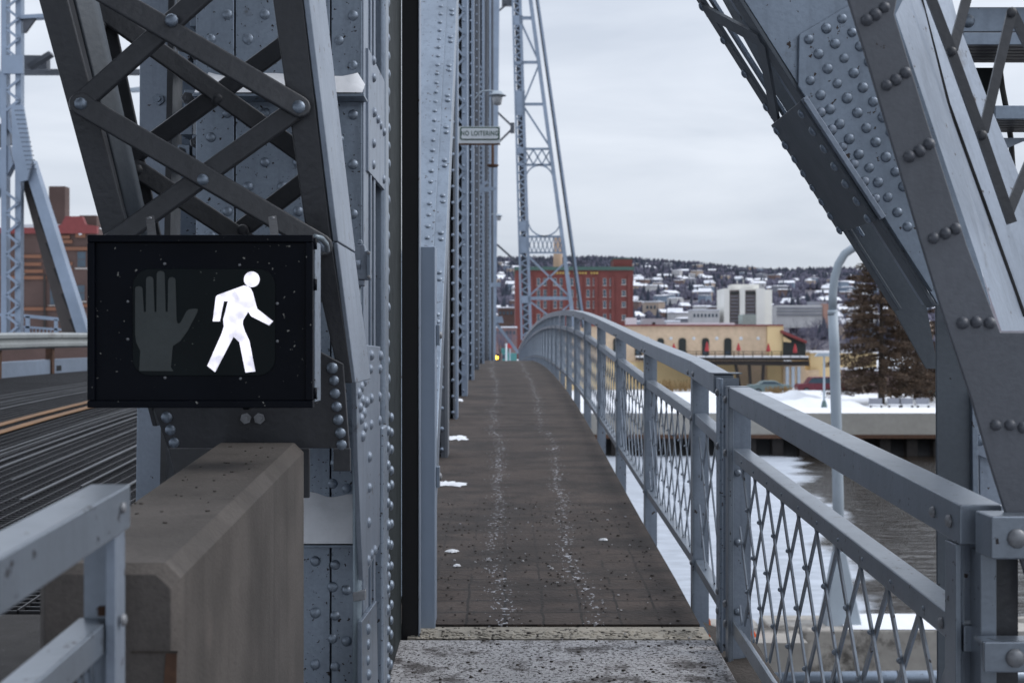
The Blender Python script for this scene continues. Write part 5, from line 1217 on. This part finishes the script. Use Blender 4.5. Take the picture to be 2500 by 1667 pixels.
# end of the walkway: signals and small things
TL = thing('traffic_light', 'small glowing amber signal at the far end of the walkway', 'signal', P(1212, 880, 118))
rivets(TL, [P(1212, 873, 117.7)], (0,-1,0), .16, AMBER, 'amber_lens'); plate(MB(), [(1205, 864), (1219, 864), (1219, 886), (1205, 886)], 117.72, .3).build('signal_box', DKWOOD, TL); MB().cyl(P(1212, 980, 118), P(1212, 887, 118), .06, None, 8).build('signal_pole', DKWOOD, TL)
TT = thing('parked_truck', 'small teal truck seen far beyond the walkway crest', 'truck', P(1240, 905, 150))
MB().box(P(1226,0,150).x, P(1262,0,150).x, 150, 154, P(0,905,150).z, P(0,862,150).z).build('cargo_body', TEAL, TT, bevel=.05); plate(MB(), [(1224, 850), (1240, 850), (1242, 862), (1224, 862)], 150.5, 2).build('cab', TEAL, TT); plate(MB(), [(1226, 866), (1236, 866), (1236, 876), (1226, 876)], 149.96, .03).build('window', WINM, TT)
WP = MB().cyl(P(1236, 900, 125), P(1236, 838, 125), .09, .07, 8).build('white_post', SIGNW); tag(WP, 'thin white post near the teal truck', 'post')
RSg = thing('red_sign', 'small red sign on a post beyond the walkway end', 'sign', P(1245, 900, 128)); plate(MB(), [(1239, 838), (1250, 838), (1250, 850), (1239, 850)], 128, .05).build('sign_face', REDU, RSg); MB().cyl(P(1245, 905, 128.1), P(1245, 850, 128.1), .05, None, 6).build('sign_post', POLE, RSg)

# ------------------------------------------------------------------ conifers, shrubs, benches
def conifer(name, x, ybase, d, ytop, rpx, lab, seed, nb=110):
    random.seed(seed); base = P(x, ybase, d); top = P(x-4, ytop, d); hgt = top.z-base.z; r = rpx*d/F
    T_ = thing(name, lab, 'tree', base, 'brown spruces across the canal')
    MB().cyl(base-Vector((0,0,.3)), base+Vector((0,0,hgt*.55)), .30, .16, 9).cyl(base+Vector((0,0,hgt*.55)), top, .16, .02, 7).build('trunk', BARK, T_, smooth=True)
    br = MB(); ne = MB()
    for i in range(nb):
        u = .10+.88*(i/nb)+random.uniform(-.01,.01); z0 = base.z+hgt*u; a = i*2.4+random.uniform(-.4,.4)
        ln = r*((1-u)**.62)*random.uniform(.5, 1.2)+.25
        if .1 < u < .16: ln *= .8
        st = Vector((base.x+(top.x-base.x)*u, d, z0)); dirn = Vector((math.cos(a), math.sin(a), -.22+.35*u)); en = st+dirn*ln
        br.bar(st, en, .06*(1.2-u), .06*(1.2-u), (0,0,1))
        k = int(16+ln*58)
        for j in range(k):
            t = .18+.82*(j/k)**.8; c = st+dirn*ln*t+Vector((random.uniform(-.28,.28), random.uniform(-.28,.28), random.uniform(-.32,.12)))*(.5+.5*(1-u))*1.15
            sz = random.uniform(.07,.17); e1 = Vector((random.gauss(0,1), random.gauss(0,1), random.gauss(0,.6))).normalized()*sz; e2 = Vector((random.gauss(0,1), random.gauss(0,1), random.gauss(0,1))).normalized()*sz*.45
            ne.add([c-e1, c+e2, c+e1, c-e2+Vector((0,0,-.05))], [(0,1,2),(0,2,3)])
    br.build('branches', BARK, T_); o = ne.build('crown', NEED, T_)
conifer('spruce_tree', 2152, 985, 116, 590, 165, 'big brown spruce standing on the snowy quay beside the pole', 3, 170)
conifer('spruce_tree', 2238, 985, 124, 690, 78, 'smaller dark spruce close behind the big brown one', 5, 90)
conifer('spruce_tree', 2330, 985, 120, 640, 100, 'brown spruce mostly hidden by the portal post', 8, 80)
LW = thing('brown_park_building', 'low brown building behind the spruce trunks', 'building', P(2180, 985, 135))
MB().box(P(2095,0,135).x, P(2420,0,135).x, 135, 142, GZ-.1, P(0,905,135).z).build('wall', HW[2], LW); MB().box(P(2090,0,135).x, P(2425,0,135).x, 134.6, 142.4, P(0,905,135).z+.01, P(0,900,135).z).build('snowy_roof', ROOFS, LW)
for x in (2105, 2150, 2190, 2235): plate(MB(), [(x, 918), (x+14, 918), (x+14, 978), (x, 978)], 134.85, .12).build('pilaster', HW[3], LW)
TZ = MB().box(P(2273,0,130).x, P(2287,0,130).x, 130, 131, GZ, P(0,938,130).z).build('teal_bin', TEAL); tag(TZ, 'dark teal utility box beside the brown park building', 'box')
for i, x in enumerate((2140, 2185, 2215, 2255)):
    B_ = thing('picnic_bench', 'snow dusted park bench near the quay edge under the spruces', 'bench', P(x, 1003, 107), 'benches on the quay'); c = P(x, 1003, 107)
    MB().box(c.x-.5, c.x+.5, 106.9, 107.3, c.z+.42, c.z+.5).build('seat', SNOW, B_); MB().box(c.x-.5, c.x+.5, 107.3, 107.36, c.z+.5, c.z+.95).build('backrest', HW[1], B_)
    for s_ in (-.4, .4): MB().box(c.x+s_-.04, c.x+s_+.04, 106.95, 107.3, c.z-.1, c.z+.419).build('leg', DKWOOD, B_)
def shrub(x, d, w_, h_, lab, sd):
    random.seed(sd); c = P(x, 960, d); m = MB()
    for i in range(220):
        a = Vector((c.x+random.uniform(-w_,w_)*.8, d+random.uniform(-.6,.6), GZ)); b2 = a+Vector((random.uniform(-.35,.35), random.uniform(-.3,.3), h_*random.uniform(.4,1)))
        m.bar(a, b2, .03, .02, (0,1,0))
    tag(m.build('dry_shrub', SHRUBM), lab, 'shrub')
shrub(1660, 140, 2.6, 1.5, 'tan dry grass clump at the foot of the restaurant wall', 21); shrub(1905, 134, 1.6, 1.0, 'pale dry shrub beside the teal car', 22); shrub(1720, 142, 1.6, 1.2, 'tan dry shrub behind the railing post', 23)
# bare trees by the annex
def bare(x, yb, d, h, sd, lab):
    random.seed(sd); T_ = thing('bare_tree', lab, 'tree', P(x, yb, d), 'bare trees behind the restaurant'); tm = MB(); cm = MB()
    def grow(p, dr, ln, r, lv):
        q = p+dr*ln; (tm if lv < 2 else cm).cyl(p, q, r, r*.65, 5)
        if lv < 5:
            for _ in range(3 if lv else 4): grow(p.lerp(q, random.uniform(.55,1)), (dr+Vector((random.gauss(0,.5), random.gauss(0,.5), random.gauss(.1,.3)))).normalized(), ln*random.uniform(.55,.8), r*.55, lv+1)
    grow(Vector((P(x, yb, d).x, d, GZ-.2)), Vector((0,0,1)), h*.36, h*.018, 0)
    tm.build('trunk', BARK, T_); cm.build('twigs', WOODH, T_)['kind'] = 'stuff'
for i, (x, d, h) in enumerate(((1945,168,9),(1985,172,10),(2040,166,9),(2075,170,11),(1240,330,11),(1222,300,10))): bare(x, 940, d, h, 40+i, 'bare grey tree with fine twigs behind the waterfront buildings')
